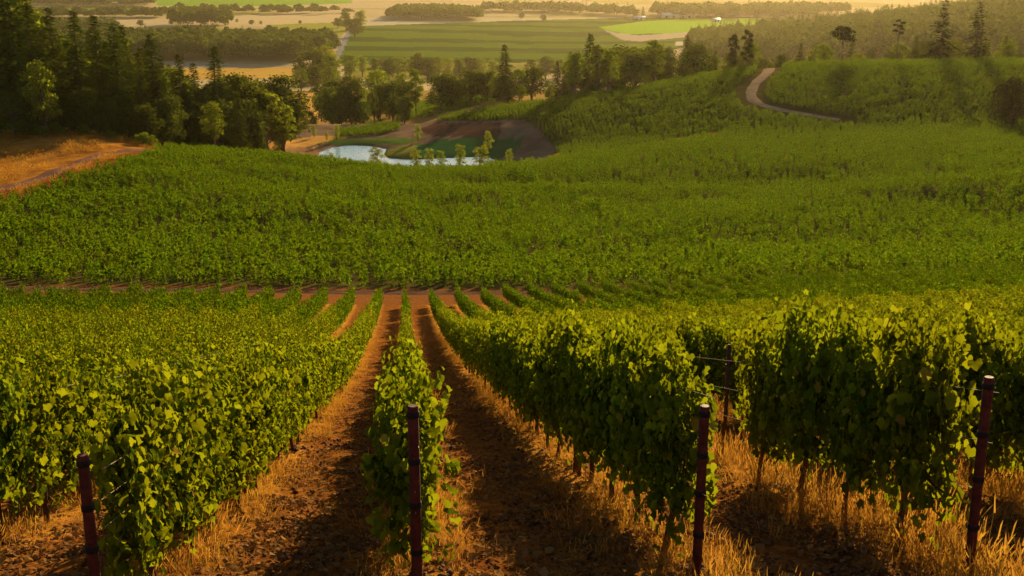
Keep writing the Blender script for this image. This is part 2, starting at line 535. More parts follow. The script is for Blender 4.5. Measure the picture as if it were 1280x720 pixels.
def build_ground():
    s = np.linspace(0, math.log(14022 / 12.0), 860)
    Yl = -22 + 12 * np.exp(s)
    a = np.concatenate([np.linspace(-2.6, -.62, 40)[:-1], np.linspace(-.62, .62, 640), np.linspace(.62, 2.6, 40)[1:]])
    Yg, ag = np.meshgrid(Yl, a, indexing='ij')
    Xg = ag * (Yg + 16)
    Z = height(Xg, Yg)
    X, Y, Zf = Xg.ravel(), Yg.ravel(), Z.ravel()
    u, v, d = proj(X, Y, Zf)
    n = X.size
    c1 = np.tile(np.array(STRAW2), (n, 1)); c2 = np.tile(np.array(STRAW), (n, 1))
    def put(mask, a_, b_):
        c1[mask] = a_; c2[mask] = b_
    # near block
    k = row_coord(X, Y); fr = np.abs(k - np.round(k))
    nb = Y < 92
    wob = 0.10 * (fbm(X * 1.1, Y * 1.1, 3) - 0.45)
    w = 1 - sstep(0.08, 0.24, fr + wob * 1.6)
    c1[nb] = (np.array(SOIL) * (1 - w[nb, None]) + np.array(STRAW2) * w[nb, None])
    c2[nb] = (np.array(SOIL2) * (1 - w[nb, None]) + np.array(STRAW) * w[nb, None])
    put((Y >= 86) & (Y < 106), (.12, .042, .014), (.20, .080, .022))
    mm = field_mid_mask(u, v, Y, X); put(mm, (.045, .040, .012), (.09, .065, .018))  # ground colour darkened to deepen the shade in gaps between vines
    rm = ridge_mask(u, v, Y, X); put(rm, (.045, .042, .012), (.09, .07, .018))
    # dry slope with the track at left
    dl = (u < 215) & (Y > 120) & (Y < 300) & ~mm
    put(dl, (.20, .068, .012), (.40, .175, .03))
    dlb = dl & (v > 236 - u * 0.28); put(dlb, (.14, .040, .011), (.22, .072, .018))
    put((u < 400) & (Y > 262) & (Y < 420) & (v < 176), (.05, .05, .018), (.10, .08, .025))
    # basin round the pond
    bz = inpoly(u, v, YARD) & (Y > 285) & (Y < 425)
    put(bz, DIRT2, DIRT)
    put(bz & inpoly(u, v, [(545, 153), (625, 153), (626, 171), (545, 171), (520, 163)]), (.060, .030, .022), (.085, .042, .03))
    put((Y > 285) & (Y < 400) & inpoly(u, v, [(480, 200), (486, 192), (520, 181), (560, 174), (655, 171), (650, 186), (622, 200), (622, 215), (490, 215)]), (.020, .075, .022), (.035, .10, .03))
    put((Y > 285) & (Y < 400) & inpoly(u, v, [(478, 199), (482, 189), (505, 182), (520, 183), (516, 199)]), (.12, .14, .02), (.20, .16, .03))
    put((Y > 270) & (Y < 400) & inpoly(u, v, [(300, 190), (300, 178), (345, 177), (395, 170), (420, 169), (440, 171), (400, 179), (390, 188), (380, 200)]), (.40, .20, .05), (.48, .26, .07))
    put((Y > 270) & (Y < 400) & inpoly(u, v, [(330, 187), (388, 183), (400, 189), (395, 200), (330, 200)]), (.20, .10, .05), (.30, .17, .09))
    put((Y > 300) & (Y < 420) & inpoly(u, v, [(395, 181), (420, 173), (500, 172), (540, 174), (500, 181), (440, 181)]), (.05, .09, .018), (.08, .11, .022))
    # golden glade behind the pond trees and the lower slopes
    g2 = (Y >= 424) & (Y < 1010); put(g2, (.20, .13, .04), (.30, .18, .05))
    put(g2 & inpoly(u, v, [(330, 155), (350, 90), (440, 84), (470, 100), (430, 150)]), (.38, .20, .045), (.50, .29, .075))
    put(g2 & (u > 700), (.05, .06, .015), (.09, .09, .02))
    # valley floor
    vf = Y >= 900
    patch = vnoise(X / 420 + 0.35 * np.sin(Y / 900), Y / 330)
    put(vf & (patch < 0.42), PALE, (.52, .41, .25))
    put(vf & (patch >= 0.42) & (patch < 0.6), (.30, .26, .08), (.38, .31, .10))
    put(vf & (patch >= 0.6), (.50, .38, .20), (.44, .33, .17))
    def fld(poly, a_, b_, y0=700):
        put((Y > y0) & inpoly(u, v, poly), a_, b_)
    fld([(-200, 100), (-200, 40), (230, 54), (230, 100)], (.16, .15, .04), (.24, .19, .05))
    fld([(-200, 9), (120, 8), (205, 9), (205, 14), (-200, 17)], (.13, .20, .02), (.20, .24, .03))
    fld([(196, -3), (440, -4), (440, 4), (330, 8), (196, 7)], (.12, .27, .012), (.17, .33, .015))
    fld([(205, 76), (370, 79), (365, 87), (205, 86)], (.34, .26, .15), (.42, .33, .2))
    fld([(205, 86), (368, 84), (372, 97), (205, 100)], (.48, .27, .05), (.56, .35, .08))
    fld([(150, 22), (214, 22), (214, 33), (150, 33)], (.52, .40, .22), (.48, .36, .19))
    fld([(180, 34), (255, 35), (330, 36), (330, 42), (190, 42)], (.22, .24, .03), (.30, .28, .04))
    fld([(285, 19), (445, 18), (445, 30), (330, 33), (285, 33)], (.56, .43, .24), (.50, .38, .2))
    fld([(335, 31), (445, 27), (440, 34), (390, 37), (330, 36)], (.24, .26, .03), (.30, .30, .05))
    fld([(375, 38), (438, 34), (425, 47), (385, 47)], (.26, .26, .04), (.32, .30, .05))
    fld([(440, 22), (900, 22), (900, 30), (440, 32)], (.50, .42, .28), (.46, .38, .24))
    orchard = [(441, 33), (520, 30), (640, 26), (790, 22), (905, 20), (960, 22), (920, 40), (830, 66), (700, 80), (560, 84), (418, 80), (424, 60)]
    band = 0.5 + 0.42 * np.sin((Y + 0.12 * X) / 36.0 + 3 * vnoise(X / 300, Y / 200)) + 0.9 * (fbm(X / 110, Y / 26, 3) - 0.45)
    om = (Y > 700) & inpoly(u, v, orchard)
    put(om, (.060, .11, .008), (.085, .13, .010)); put(om & (band < 0.40), (.028, .055, .008), (.038, .065, .010))
    fld([(748, 34), (800, 27), (860, 23), (1000, 22), (960, 34), (860, 41), (780, 43)], (.16, .32, .012), (.22, .36, .02))
    fld([(752, 36), (775, 42), (800, 44), (835, 42), (862, 40), (862, 46), (800, 52), (778, 50)], (.36, .28, .2), (.40, .31, .22))
    fld([(845, 52), (905, 52), (905, 57), (845, 57)], (.42, .36, .3), (.45, .4, .32))
    fld([(413, 76), (436, 36), (441, 36), (423, 76)], (.16, .17, .2), (.2, .2, .22))
    fld([(430, 80), (720, 78), (640, 98), (430, 100)], (.16, .17, .03), (.30, .22, .06))
    fm = vf & ~om
    c1[fm] *= .85; c2[fm] *= .85
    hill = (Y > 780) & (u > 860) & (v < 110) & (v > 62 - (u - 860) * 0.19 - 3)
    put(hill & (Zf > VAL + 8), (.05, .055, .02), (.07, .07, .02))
    R, Cn = Yg.shape
    idx = np.arange(R * Cn).reshape(R, Cn)
    Fq = np.stack([idx[:-1, :-1], idx[:-1, 1:], idx[1:, 1:], idx[1:, :-1]], -1).reshape(-1, 4)
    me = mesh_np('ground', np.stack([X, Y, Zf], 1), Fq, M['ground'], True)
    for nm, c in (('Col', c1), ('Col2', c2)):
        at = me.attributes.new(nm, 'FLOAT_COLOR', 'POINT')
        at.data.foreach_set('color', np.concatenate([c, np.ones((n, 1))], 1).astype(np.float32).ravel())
    at = me.attributes.new('near', 'FLOAT', 'POINT')
    at.data.foreach_set('value', (1 - sstep(70, 160, Y)).astype(np.float32))
    o = obj('ground', me); tag(o, kind='structure')
build_ground()

def strip(name, line, width, mat, lift=0.06, wid=None, n=260, cross=5):
    line = np.array(line, float)
    seg = np.concatenate([[0], np.cumsum(np.hypot(*np.diff(line, axis=0).T))])
    t = np.linspace(0, seg[-1], n)
    px, py = np.interp(t, seg, line[:, 0]), np.interp(t, seg, line[:, 1])
    for _ in range(6):
        px[1:-1] = (px[:-2] + 2 * px[1:-1] + px[2:]) / 4; py[1:-1] = (py[:-2] + 2 * py[1:-1] + py[2:]) / 4
    tx, ty = np.gradient(px), np.gradient(py); L = np.hypot(tx, ty)
    nx, ny = -ty / L, tx / L
    w = np.full(n, width) if wid is None else np.interp(t / seg[-1], np.linspace(0, 1, len(wid)), wid)
    w = w * (1 + 0.25 * (vnoise(t / 3.0, t * 0 + 3) - 0.5))
    off = np.linspace(-.5, .5, cross)
    X = px[:, None] + nx[:, None] * w[:, None] * off; Y = py[:, None] + ny[:, None] * w[:, None] * off
    crown = lift * (1 - (np.abs(off) * 2) ** 4 * 1.5)
    Z = height(X, Y, True) + crown[None]
    idx = np.arange(n * cross).reshape(n, cross)
    Fq = np.stack([idx[:-1, :-1], idx[:-1, 1:], idx[1:, 1:], idx[1:, :-1]], -1).reshape(-1, 4)
    me = mesh_np(name, np.stack([X, Y, Z], -1).reshape(-1, 3), Fq, mat, True)
    return tag(obj(name, me), kind='structure')

M['road'] = rough_mat('road_dirt', (.055, .030, .020), (.095, .055, .036), 0.5, 0.95, 0.4, 0.0)
M['path'] = rough_mat('path_gravel', (.22, .14, .085), (.31, .21, .13), 0.4, 0.95, 0.3, 0.0)
M['track'] = rough_mat('track_dirt', (.12, .060, .042), (.18, .09, .06), 0.3, 0.95, 0.3, 0.0)
strip('dirt_road', [(x, road_center(x)) for x in np.linspace(-90, 75, 30)], 3.6, M['road'], 0.07, cross=9)
strip('gravel_path', PATH, 5.0, M['path'], 0.14, wid=[4.5, 7, 8.5, 8.5, 8, 7.5, 7, 6.0, 5, 3.0], cross=7)
TRK = [hit(u, v, 130, 260) for u, v in [(-60, 249), (-20, 240), (20, 231), (60, 219), (95, 205), (122, 194), (150, 189.5), (185, 187)]]
strip('dirt_track', TRK, 4.0, M['track'], 0.15, wid=[4.5, 4.5, 4.2, 3.8, 3.6, 3.4, 3, 2.5], cross=7)

# water
def water():
    m, nt, pb, out = new_mat('pond_water')
    pb.inputs['Base Color'].default_value = (.05, .20, .32, 1); pb.inputs['Roughness'].default_value = 0.03  # blue of the reflected sky is put into base colour and specular tint
    pb.inputs['Specular Tint'].default_value = (.32, .66, 1.0, 1); pb.inputs['IOR'].default_value = 1.2; pb.inputs['Specular IOR Level'].default_value = 0.8
    tc = nd(nt, 'ShaderNodeTexCoord')
    b = nd(nt, 'ShaderNodeBump'); b.inputs['Strength'].default_value = 0.3; b.inputs['Distance'].default_value = 0.35
    nt.links.new(noise(nt, 1.6, 3, 0.5, tc.outputs['Object']), b.inputs['Height']); nt.links.new(b.outputs[0], pb.inputs['Normal'])
    cx = sum(p[0] for p in POND) / len(POND); cy = sum(p[1] for p in POND) / len(POND)
    V = [(cx + (x - cx) * 1.06, cy + (y - cy) * 1.06, WATER_Z) for x, y in POND]
    me = bpy.data.meshes.new('pond_water'); me.from_pydata(V, [], [list(range(len(V)))]); me.update(); me.materials.append(m)
    tag(obj('pond_water', me), kind='structure')
water()

# ------------------------------------------------------------------ instancing for uncountable stuff
def gn_scatter(name, points, rots, scales, protos, idx):
    pc = bpy.data.collections.new(name + '_kinds')
    for i, me in enumerate(protos):
        po = bpy.data.objects.new('%s_kind_%02d' % (name, i), me); pc.objects.link(po)
    me = bpy.data.meshes.new(name)
    n = len(points)
    me.vertices.add(n); me.vertices.foreach_set('co', np.asarray(points, np.float32).ravel())
    a = me.attributes.new('rot', 'FLOAT_VECTOR', 'POINT'); a.data.foreach_set('vector', np.asarray(rots, np.float32).ravel())
    a = me.attributes.new('scl', 'FLOAT_VECTOR', 'POINT'); a.data.foreach_set('vector', np.asarray(scales, np.float32).ravel())
    a = me.attributes.new('idx', 'INT', 'POINT'); a.data.foreach_set('value', np.asarray(idx, np.int32))
    me.update()
    o = obj(name, me)
    ng = bpy.data.node_groups.new(name, 'GeometryNodeTree')
    ng.interface.new_socket('Geometry', in_out='INPUT', socket_type='NodeSocketGeometry')
    ng.interface.new_socket('Geometry', in_out='OUTPUT', socket_type='NodeSocketGeometry')
    gi = ng.nodes.new('NodeGroupInput'); go = ng.nodes.new('NodeGroupOutput')
    ip = ng.nodes.new('GeometryNodeInstanceOnPoints')
    ci = ng.nodes.new('GeometryNodeCollectionInfo')
    ci.inputs['Collection'].default_value = pc; ci.inputs['Separate Children'].default_value = True; ci.inputs['Reset Children'].default_value = True
    ip.inputs['Pick Instance'].default_value = True
    def na(nm, t):
        q = ng.nodes.new('GeometryNodeInputNamedAttribute'); q.data_type = t; q.inputs['Name'].default_value = nm
        return q.outputs['Attribute']
    L = ng.links.new
    L(gi.outputs[0], ip.inputs['Points']); L(ci.outputs[0], ip.inputs['Instance'])
    L(na('idx', 'INT'), ip.inputs['Instance Index'])
    e2r = ng.nodes.new('FunctionNodeEulerToRotation'); L(na('rot', 'FLOAT_VECTOR'), e2r.inputs[0]); L(e2r.outputs[0], ip.inputs['Rotation'])
    L(na('scl', 'FLOAT_VECTOR'), ip.inputs['Scale']); L(ip.outputs[0], go.inputs[0])
    md = o.modifiers.new('scatter', 'NODES'); md.node_group = ng
    return o

# ------------------------------------------------------------------ grapevines
def vine_leaves(r, half, H, shoots, nodes, size, tv, tf, thick=0.07, zlow=0.60, droop=0.15, flat=0.8):
    C = []; N = []; T = []; S = []
    for k in range(shoots):
        x0 = half * (2 * (k + r.uniform(.1, .9)) / shoots - 1); y0 = r.normal(0, 0.03)
        top = H + r.normal(0, 0.07) - (0.25 * r.random() if r.random() < .2 else 0) + (0.26 * r.random() if r.random() < 0.10 else 0)
        z0 = zlow + r.uniform(-0.12, 0.12)
        lean_x = r.normal(0, 0.10); lean_y = r.normal(0, thick)
        ph = r.uniform(0, 6.28)
        hang = r.random() < droop
        side = r.choice([-1, 1])
        nn = int(nodes * r.uniform(0.75, 1.2))
        for j in range(nn):
            t = (j + r.uniform(-.4, .4)) / nn
            if hang:
                z = zlow + (H - zlow) * 0.5 - (t * t) * (H * 0.50) + 0.25 * math.sin(t * 3)
                yy = y0 + side * (thick + 0.09 * math.sin(t * 3.1)); xx = x0 + lean_x * t
            else:
                z = z0 + (top - z0) * t; xx = x0 + lean_x * t + 0.04 * math.sin(ph + 6 * t)
                yy = y0 + lean_y * min(t, .7) + 0.02 * math.sin(ph + 5 * t)
            sd_ = 1 if j % 2 else -1
            spread = 0.10 if t < 0.9 else 0.05
            p = np.array([xx + r.normal(0, 0.06), yy + sd_ * (thick * .5 + r.uniform(0.0, spread)), z + r.normal(0, 0.03)])
            if p[2] < 0.26: continue
            wild = r.random() > flat
            outw = np.array([r.normal(0, .45), sd_ * 1.0, r.normal(0.22, 0.28)]) if not wild else np.array([r.normal(0, .9), r.normal(0, .6), abs(r.normal(0.6, 0.5))])
            tip = np.array([r.normal(0, .35), sd_ * 0.2, -1.0])
            C.append(p); N.append(outw); T.append(tip)
            S.append(size * r.uniform(0.55, 1.25) * (0.6 if t > 0.93 else 1.0))
    C = np.array(C); R = frames(np.array(N), np.array(T))
    return cards(tv, tf, C, R, np.array(S))

def vine_trunk(r, half):
    mb = MB()
    w = [(0, 0, -0.05)]
    x, y = 0, 0
    for z in (0.2, 0.42, 0.62, 0.80):
        x += r.normal(0, 0.022); y += r.normal(0, 0.018); w.append((x, y, z))
    mb.tube(w, [.034, .028, .024, .022, .020], 6)
    for s in (-1, 1):
        arm = [(x, y, .78)] + [(x + s * half * q, y + r.normal(0, .012), .80 + r.normal(0, .015)) for q in (.2, .5, .8, 1)]
        mb.tube(arm, [.018, .016, .013, .011, .008], 5, False)
    for k in range(5):   # canes
        a = r.uniform(-half, half)
        mb.tube([(a, 0, .78), (a + r.normal(0, .05), r.normal(0, .05), 1.2), (a + r.normal(0, .1), r.normal(0, .08), 1.62)], [.006, .005, .003], 3, False)
    return mb

SP = 1.22
HALF = 0.66
r0 = np.random.default_rng(21)
VH = []; VM = []; VT = []; VHs = []
for i in range(6):
    v, f = vine_leaves(r0,   .62, 1.88, 28, 60, 0.088, GL_V, GL_F)
    VH.append(mesh_np('grapevine_foliage', v, f, M['vine'], False))
    v, f = vine_leaves(r0,   .62, 1.88, 24, 52, 0.096, ML_V, ML_F)
    VM.append(mesh_np('grapevine_foliage', v, f, M['vine'], False))
    VT.append(vine_trunk(r0, HALF).mesh('grapevine_trunk', M['bark'], True))
VF = []
for i in range(8):
    v, f = vine_leaves(r0, .64, 1.88, 16, 26, 0.150, LL_V, LL_F)
    VF.append(mesh_np('field_vine', v, f, M['vine_far'], False))
VR = []
for i in range(8):     # bushier, narrower plants of the hill vineyards
    v, f = vine_leaves(r0, .40, 1.95, 7, 13, 0.29, LL_V, LL_F, thick=.15, droop=.12, zlow=.30, flat=.45)
    VR.append(mesh_np('hill_vine', v, f, M['vine_far'], False))

row_az = math.atan2(1.0, ROWDX)   # rotation of the row axis
def row_xy(k, Y):
    return ROW_O + k * ROW_W + ROWDX * (Y + 0.63) + (0.14 if k < 0 else 0), Y

ROW_START = {-1: 6.7, 0: 7.1, 1: 7.7, 2: 7.9}
def row_start(k):
    if k in ROW_START: return ROW_START[k]
    return 7.9 + 0.5 * (k - 2) if k > 2 else 6.7 + 0.12 * (-1 - k)

def vine_height(k, Y):
    if k == 1: return float(np.interp(Y, [7, 20, 50, 80], [1.98, 1.84, 1.70, 1.45]))
    if k == 2: return float(np.interp(Y, [7, 20, 50, 80], [2.0, 1.86, 1.70, 1.45]))
    if k > 2: return float(np.interp(Y, [7, 20, 50, 80], [1.98, 1.86, 1.70, 1.5]))
    if k == 0: return 1.60 - 0.04 * min(1, Y / 80)
    return 1.64 + 0.08 * min(1, Y / 60.0)
rv0 = np.random.default_rng(55)
vines = []
for k in range(-22, 26):
    y0 = row_start(k) + 0.75
    n = int(((85.5 if k < 2 else 87.5 if k < 4 else 92.5) - y0) / SP)
    for i in range(n):
        Y = y0 + i * SP
        if i > 4 and rv0.random() < .045: continue      # a missing plant
        if k == 2 and 13.4 < Y < 16.0: continue         # the gap where a line post stands free
        vines.append((k, i, Y))
VA = np.array([(row_xy(k, Y)[0], Y) for k, i, Y in vines])
zz = height(VA[:, 0], VA[:, 1])
uu, vv, dd = proj(VA[:, 0], VA[:, 1], zz + 1.2)
inview = (uu > -90 - 2000 / dd) & (uu < 1370 + 2000 / dd)
order = [i for i in np.argsort(dd) if inview[i]]
# the vines whose canopy really shows large: nearest 300 in view
seen = [i for i in order if -1400 / dd[i] < uu[i] < 1280 + 1400 / dd[i]]
chosen = set(seen[:296])
ORD = ['first', 'second', 'third', 'fourth', 'fifth', 'sixth', 'seventh', 'eighth', 'ninth', 'tenth', 'eleventh', 'twelfth']
ROWNAME = {-1: 'row of the leftmost red post', 0: 'narrow row of the middle red post', 1: 'tall row of the red post right of centre',
           2: 'tall row of the leaning red post'}
firstseen = {}
rv = np.random.default_rng(5)
rest = []
for i in order:
    k, j, Y = vines[i]
    X = VA[i, 0] + rv.normal(0, .02)
    h = vine_height(k, Y) / 1.88 * rv.uniform(.88, 1.08)
    thick = (1.0 if k != 0 else .66) * rv.uniform(.9, 1.15)
    if k == 0: h *= rv.uniform(.86, 1.08); thick *= rv.uniform(.85, 1.5); X += rv.normal(0, .05)
    rz = row_az + (math.pi if rv.random() < .5 else 0) + rv.normal(0, .03)
    if i in chosen:
        t = empty('grapevine', (X, Y, zz[i] - 0.02), rz, (1, thick, h))
        q = rv.integers(6)
        o1 = obj('trunk', VT[q], t)
        o2 = obj('foliage', VH[rv.integers(6)] if dd[i] < 26 else VM[rv.integers(6)], t)
        firstseen.setdefault(k, j)
        rank = j - firstseen[k]
        if k in ROWNAME:
            rn = ROWNAME[k]
            lab = '%s grapevine in the %s' % (ORD[rank], rn) if rank < 12 else 'distant grapevine past the twelfth in the %s' % rn
        elif k > 2:
            rn = '%s row right of the leaning red post' % ORD[k - 3] if k - 3 < 12 else 'outermost rows at right'
            lab = '%s grapevine in view in the %s' % (ORD[rank], rn) if rank < 5 else 'grapevine past the fifth in the %s' % rn
        else:
            rn = '%s row left of the leftmost red post' % ORD[-2 - k] if -2 - k < 12 else 'outermost rows at left'
            lab = '%s grapevine in view in the %s' % (ORD[rank], rn) if rank < 5 else 'grapevine past the fifth in the %s' % rn
        tag(t, lab, 'grapevine', 'grapevines trained along the ' + rn)
    else:
        rest.append((X, Y, zz[i] - .02, rz, thick, h))
rest = np.array(rest)
far = rest[:, 1] > 46
o = gn_scatter('vineyard_rows', rest[:, :3], np.stack([rest[:, 3] * 0, rest[:, 3] * 0, rest[:, 3]], 1), np.stack([np.ones(len(rest)), rest[:, 4], rest[:, 5]], 1),
               VM + VF, np.where(far & (rest[:, 1] > 60), 6 + rv.integers(0, 8, len(rest)), rv.integers(0, 6, len(rest))))
tag(o, 'farther green vine rows of the near block, up to the dirt road', 'vineyard', kind='stuff')

# field vines on the middle hill and on the far ridge
def field(name, label, az, y0, y1, mask, hgt, roww=2.2, step=1.3, seed=1, gap=None):
    r = np.random.default_rng(seed)
    ca, sa = math.cos(az), math.sin(az)      # row axis
    span = 420
    a = np.arange(-span, span, step); b = np.arange(-span, span, roww)
    A, B = np.meshgrid(a, b)
    A = A + r.uniform(-.35, .35, A.shape); B = B + r.normal(0, .07, B.shape)
    cx, cy = 30, (y0 + y1) / 2
    X = (cx + A * ca - B * sa).ravel(); Y = (cy + A * sa + B * ca).ravel()
    m = (Y > y0) & (Y < y1) & (np.abs(X) < 0.62 * Y)
    X, Y = X[m], Y[m]
    Z = height(X, Y)
    u, v, d = proj(X, Y, Z)
    m = mask(u, v, Y, X) & (u > -160) & (u < 1440)
    m &= segdist(X, Y, PATH) > 4.5
    m &= (r.random(len(X)) > 0.06) & (vnoise(X / 1.9, Y / 1.9) > .13)
    X, Y, Z = X[m], Y[m], Z[m]
    n = len(X)
    rz = az + r.normal(0, .25, n) + np.where(r.random(n) < .5, math.pi, 0)
    s = hgt / 1.88 * r.uniform(.82, 1.16, n) * (0.62 + 0.80 * fbm(X / 2.4, Y / 2.4, 3))
    if gap is not None: s = s * np.where(segdist(X, Y, gap) < 1.6, 1.22, 1.0)
    tilt = r.normal(0, .10, n)
    o = gn_scatter(name, np.stack([X, Y, Z - .08], 1), np.stack([tilt, rz * 0, rz], 1), np.stack([s * 1.0, s * 1.2, s], 1), VR, r.integers(0, 8, n))
    tag(o, label, 'vineyard', kind='stuff')
    print(name, n)
GAP = [hit(u, v + 8, 100, 290) for u, v in [(600, 200), (660, 222), (720, 248), (790, 278), (850, 296), (915, 316)]]
field('vineyard_middle_hill', 'broad green vineyard rolling over the middle hill behind the dirt road', math.radians(135), 99, 306, field_mid_mask, 1.75, seed=3, gap=GAP)
field('vineyard_far_ridge', 'green vineyard on the far ridge on both sides of the gravel path', math.radians(150), 306, 424, ridge_mask, 1.75, seed=4)

# ------------------------------------------------------------------ posts, stakes and trellis wires
def end_post(k, Y, h, label, lean=0.0, dx=0.0, group='dark red end posts of the vine rows'):
    X = row_xy(k, Y)[0] + dx
    t = empty('end_post', (X, Y, hz(X, Y) - .05), row_az)
    t.rotation_euler = (0, lean, row_az)
    mb = MB(); R_ = 0.037
    mb.tube([(0, 0, -0.3), (0, 0, h * .5), (0, 0, h - .012), (0, 0, h)], [R_, R_, R_, R_ * .86], 12)
    obj('pipe', mb.mesh('end_post_pipe', M['post'], True), t)
    for f in (.96, .74, .53, .30):
        mb = MB(); z = h * f; R2 = R_ + .006
        mb.tube([(0, 0, z - .022), (0, 0, z - .017), (0, 0, z + .017), (0, 0, z + .022)], [R_ + .001, R2, R2, R_ + .001], 12, False)
        mb.tube([(R2 - .004, -.012, z), (R2 + .020, -.012, z)], [.008, .007], 6)     # tightening lug
        obj('band', mb.mesh('end_post_band', M['band'], True), t)
    return tag(t, label, 'post', group)
end_post(-1, 6.45, 1.38, 'dark red steel post with black bands, leftmost of the four, before the left vine row', 0.03, -0.13)
end_post(0, 6.85, 1.52, 'upright dark red steel post with black bands before the narrow centre vine row', 0.0)
end_post(1, 7.50, 1.46, 'dark red steel post with black bands right of centre, before the tall dark vine row', 0.0)
end_post(2, 7.60, 1.70, 'leaning dark red steel post with black bands at far right', 0.03)

def stake(k, Y, h, label, grp, dx=0.0):
    X = row_xy(k, Y)[0] + dx
    t = empty('line_post', (X, Y, hz(X, Y) - .05), row_az)
    mb = MB()
    mb.box((0, 0, h / 2 - .15), (.012, .055, h + .3)); mb.box((.022, 0, h / 2 - .15), (.034, .010, h + .3 - .004))
    obj('steel_section', mb.mesh('line_post_section', M['stake'], False), t)
    mb = MB()
    for z in (.8, 1.15, 1.5): mb.box((.0, .034, z), (.03, .014, .02))
    obj('wire_clip', mb.mesh('line_post_clips', M['band'], False), t)
    return tag(t, label, 'post', grp)
ordn = lambda i: ORD[i]
for k, nm in ((-1, 'row of the leftmost red post'), (0, 'narrow row of the middle red post'), (1, 'tall row of the red post right of centre'), (2, 'tall row of the leaning red post'), (3, 'first row right of the leaning red post')):
    for i in range(4):
        Y = row_start(k) + 5.2 + i * 6.1 + (1.6 if k == 2 else 0)
        stake(k, Y, vine_height(k, Y) - .12, 'rusty line post, %s along the %s' % (ordn(i), nm), 'rusty line posts inside the vine rows', .25 if (k, i) == (2, 0) else 0.0)
for k, nm in ((-2, 'first row left of the leftmost red post'), (-1, 'row of the leftmost red post'), (0, 'narrow centre vine row'), (1, 'tall row of the red post right of centre'), (2, 'tall row of the leaning red post'), (3, 'first row right of the leaning red post')):
    mb = MB()
    y0 = row_start(k) - .35
    hh = vine_height(k, 10)
    for z in (.80, hh * .60, hh * .80):
        if z > 1.25 and k in (-1,): z = 1.2
        path = []
        for Y in np.linspace(y0, 60, 40):
            X, _ = row_xy(k, Y); path.append((X + (0.03 if z > 1 else 0), Y, float(height(np.array([X]), np.array([Y]), False)[0]) + z))
        mb.tube(path, [.0024] * 40, 4, False)
    tag(obj('trellis_wire', mb.mesh('trellis_wire', M['wire'], True)), 'thin trellis wires stretched along the ' + nm, 'wire', 'trellis wires of the near rows')

# ------------------------------------------------------------------ dry grass, litter and clods between the rows
def tuft(r, n, h, w, spread, seedhead=False, bend=.5):
    V = []; Fq = []
    for i in range(n):
        b = r.normal(0, spread, 2); a = r.uniform(0, 6.28); hh = h * r.uniform(.45, 1.15); bb = bend * r.uniform(.2, 1.3) * hh
        d = np.array([math.cos(a), math.sin(a)]); p = np.array([-d[1], d[0]]) * w
        k = len(V); segs = 4
        for j in range(segs):
            t = j / (segs - 1); c = b + d * bb * t * t; z = hh * (t - .28 * bend * t * t); ww = (1 - t * .85)
            V += [(*(c - p * ww), z), (*(c + p * ww), z)]
        for j in range(segs - 1): Fq.append((k + 2 * j, k + 2 * j + 1, k + 2 * j + 3, k + 2 * j + 2))
        if seedhead and r.random() < .6:
            k = len(V); c0 = b + d * bb; z0 = hh * (1 - .28 * bend)
            V += [(*(c0 - p * 3.2), z0 - .02), (*(c0 + p * 3.2), z0 - .02), (*(c0 + d * .03 + p * 1.6), z0 + .07), (*(c0 + d * .05), z0 + .10)]
            Fq.append((k, k + 1, k + 2, k + 3))
    return np.array(V), np.array(Fq)
r2 = np.random.default_rng(31)
GR = []
for i in range(5):
    v, f = tuft(r2, 46, .34, .0017, .10, True, .55); GR.append(mesh_np('grass_tuft', v, f, M['straw']))
for i in range(4):
    v, f = tuft(r2, 46, .15, .0018, .14, False, 1.3); GR.append(mesh_np('grass_tuft_low', v, f, M['straw']))
def grass():
    PX = []; PY = []; KI = []; SC = []
    for k in range(-9, 14):
        yend = 60 if -3 <= k <= 5 else 34
        n = int((yend - 5) * 18)
        Y = 5.0 + (yend - 5) * r2.random(n) ** 1.35
        off = r2.normal(0, .27, n) + .03
        X = ROW_O + k * ROW_W + ROWDX * (Y + .63) + off
        keep = vnoise(X * 1.3 + 9, Y * 0.7) > .26
        X, Y = X[keep], Y[keep]
        PX.append(X); PY.append(Y); KI.append(np.where(r2.random(len(X)) < .62, r2.integers(0, 5, len(X)), r2.integers(5, 9, len(X)))); SC.append(r2.uniform(.40, 1.0, len(X)) * (.85 if k < 2 else 1.25))
        n = int((yend - 5) * 15)                 # short straw lying across the lanes
        Y = 5.0 + (yend - 5) * r2.random(n) ** 1.35
        X = ROW_O + (k + .5) * ROW_W + ROWDX * (Y + .63) + r2.uniform(-.9, .9, n)
        keep = vnoise(X * .9 + 3, Y * .5 + 8) > .44
        X, Y = X[keep], Y[keep]
        PX.append(X); PY.append(Y); KI.append(r2.integers(5, 9, len(X))); SC.append(r2.uniform(.3, .75, len(X)))
    X = np.concatenate(PX); Y = np.concatenate(PY); K = np.concatenate(KI); S = np.concatenate(SC)
    Z = height(X, Y)
    u, v, d = proj(X, Y, Z); m = (u > -250) & (u < 1530)
    X, Y, Z, K, S = X[m], Y[m], Z[m], K[m], S[m]
    n = len(X)
    o = gn_scatter('dry_grass', np.stack([X, Y, Z - .01], 1), np.stack([r2.normal(-.25, .1, n), r2.normal(0, .1, n), r2.uniform(0, 6.28, n)], 1)[:, :], np.stack([S, S, S], 1), GR, K)
    tag(o, 'golden dry grass growing in strips under the vine rows', 'grass', kind='stuff')
    print('grass', n)
grass()
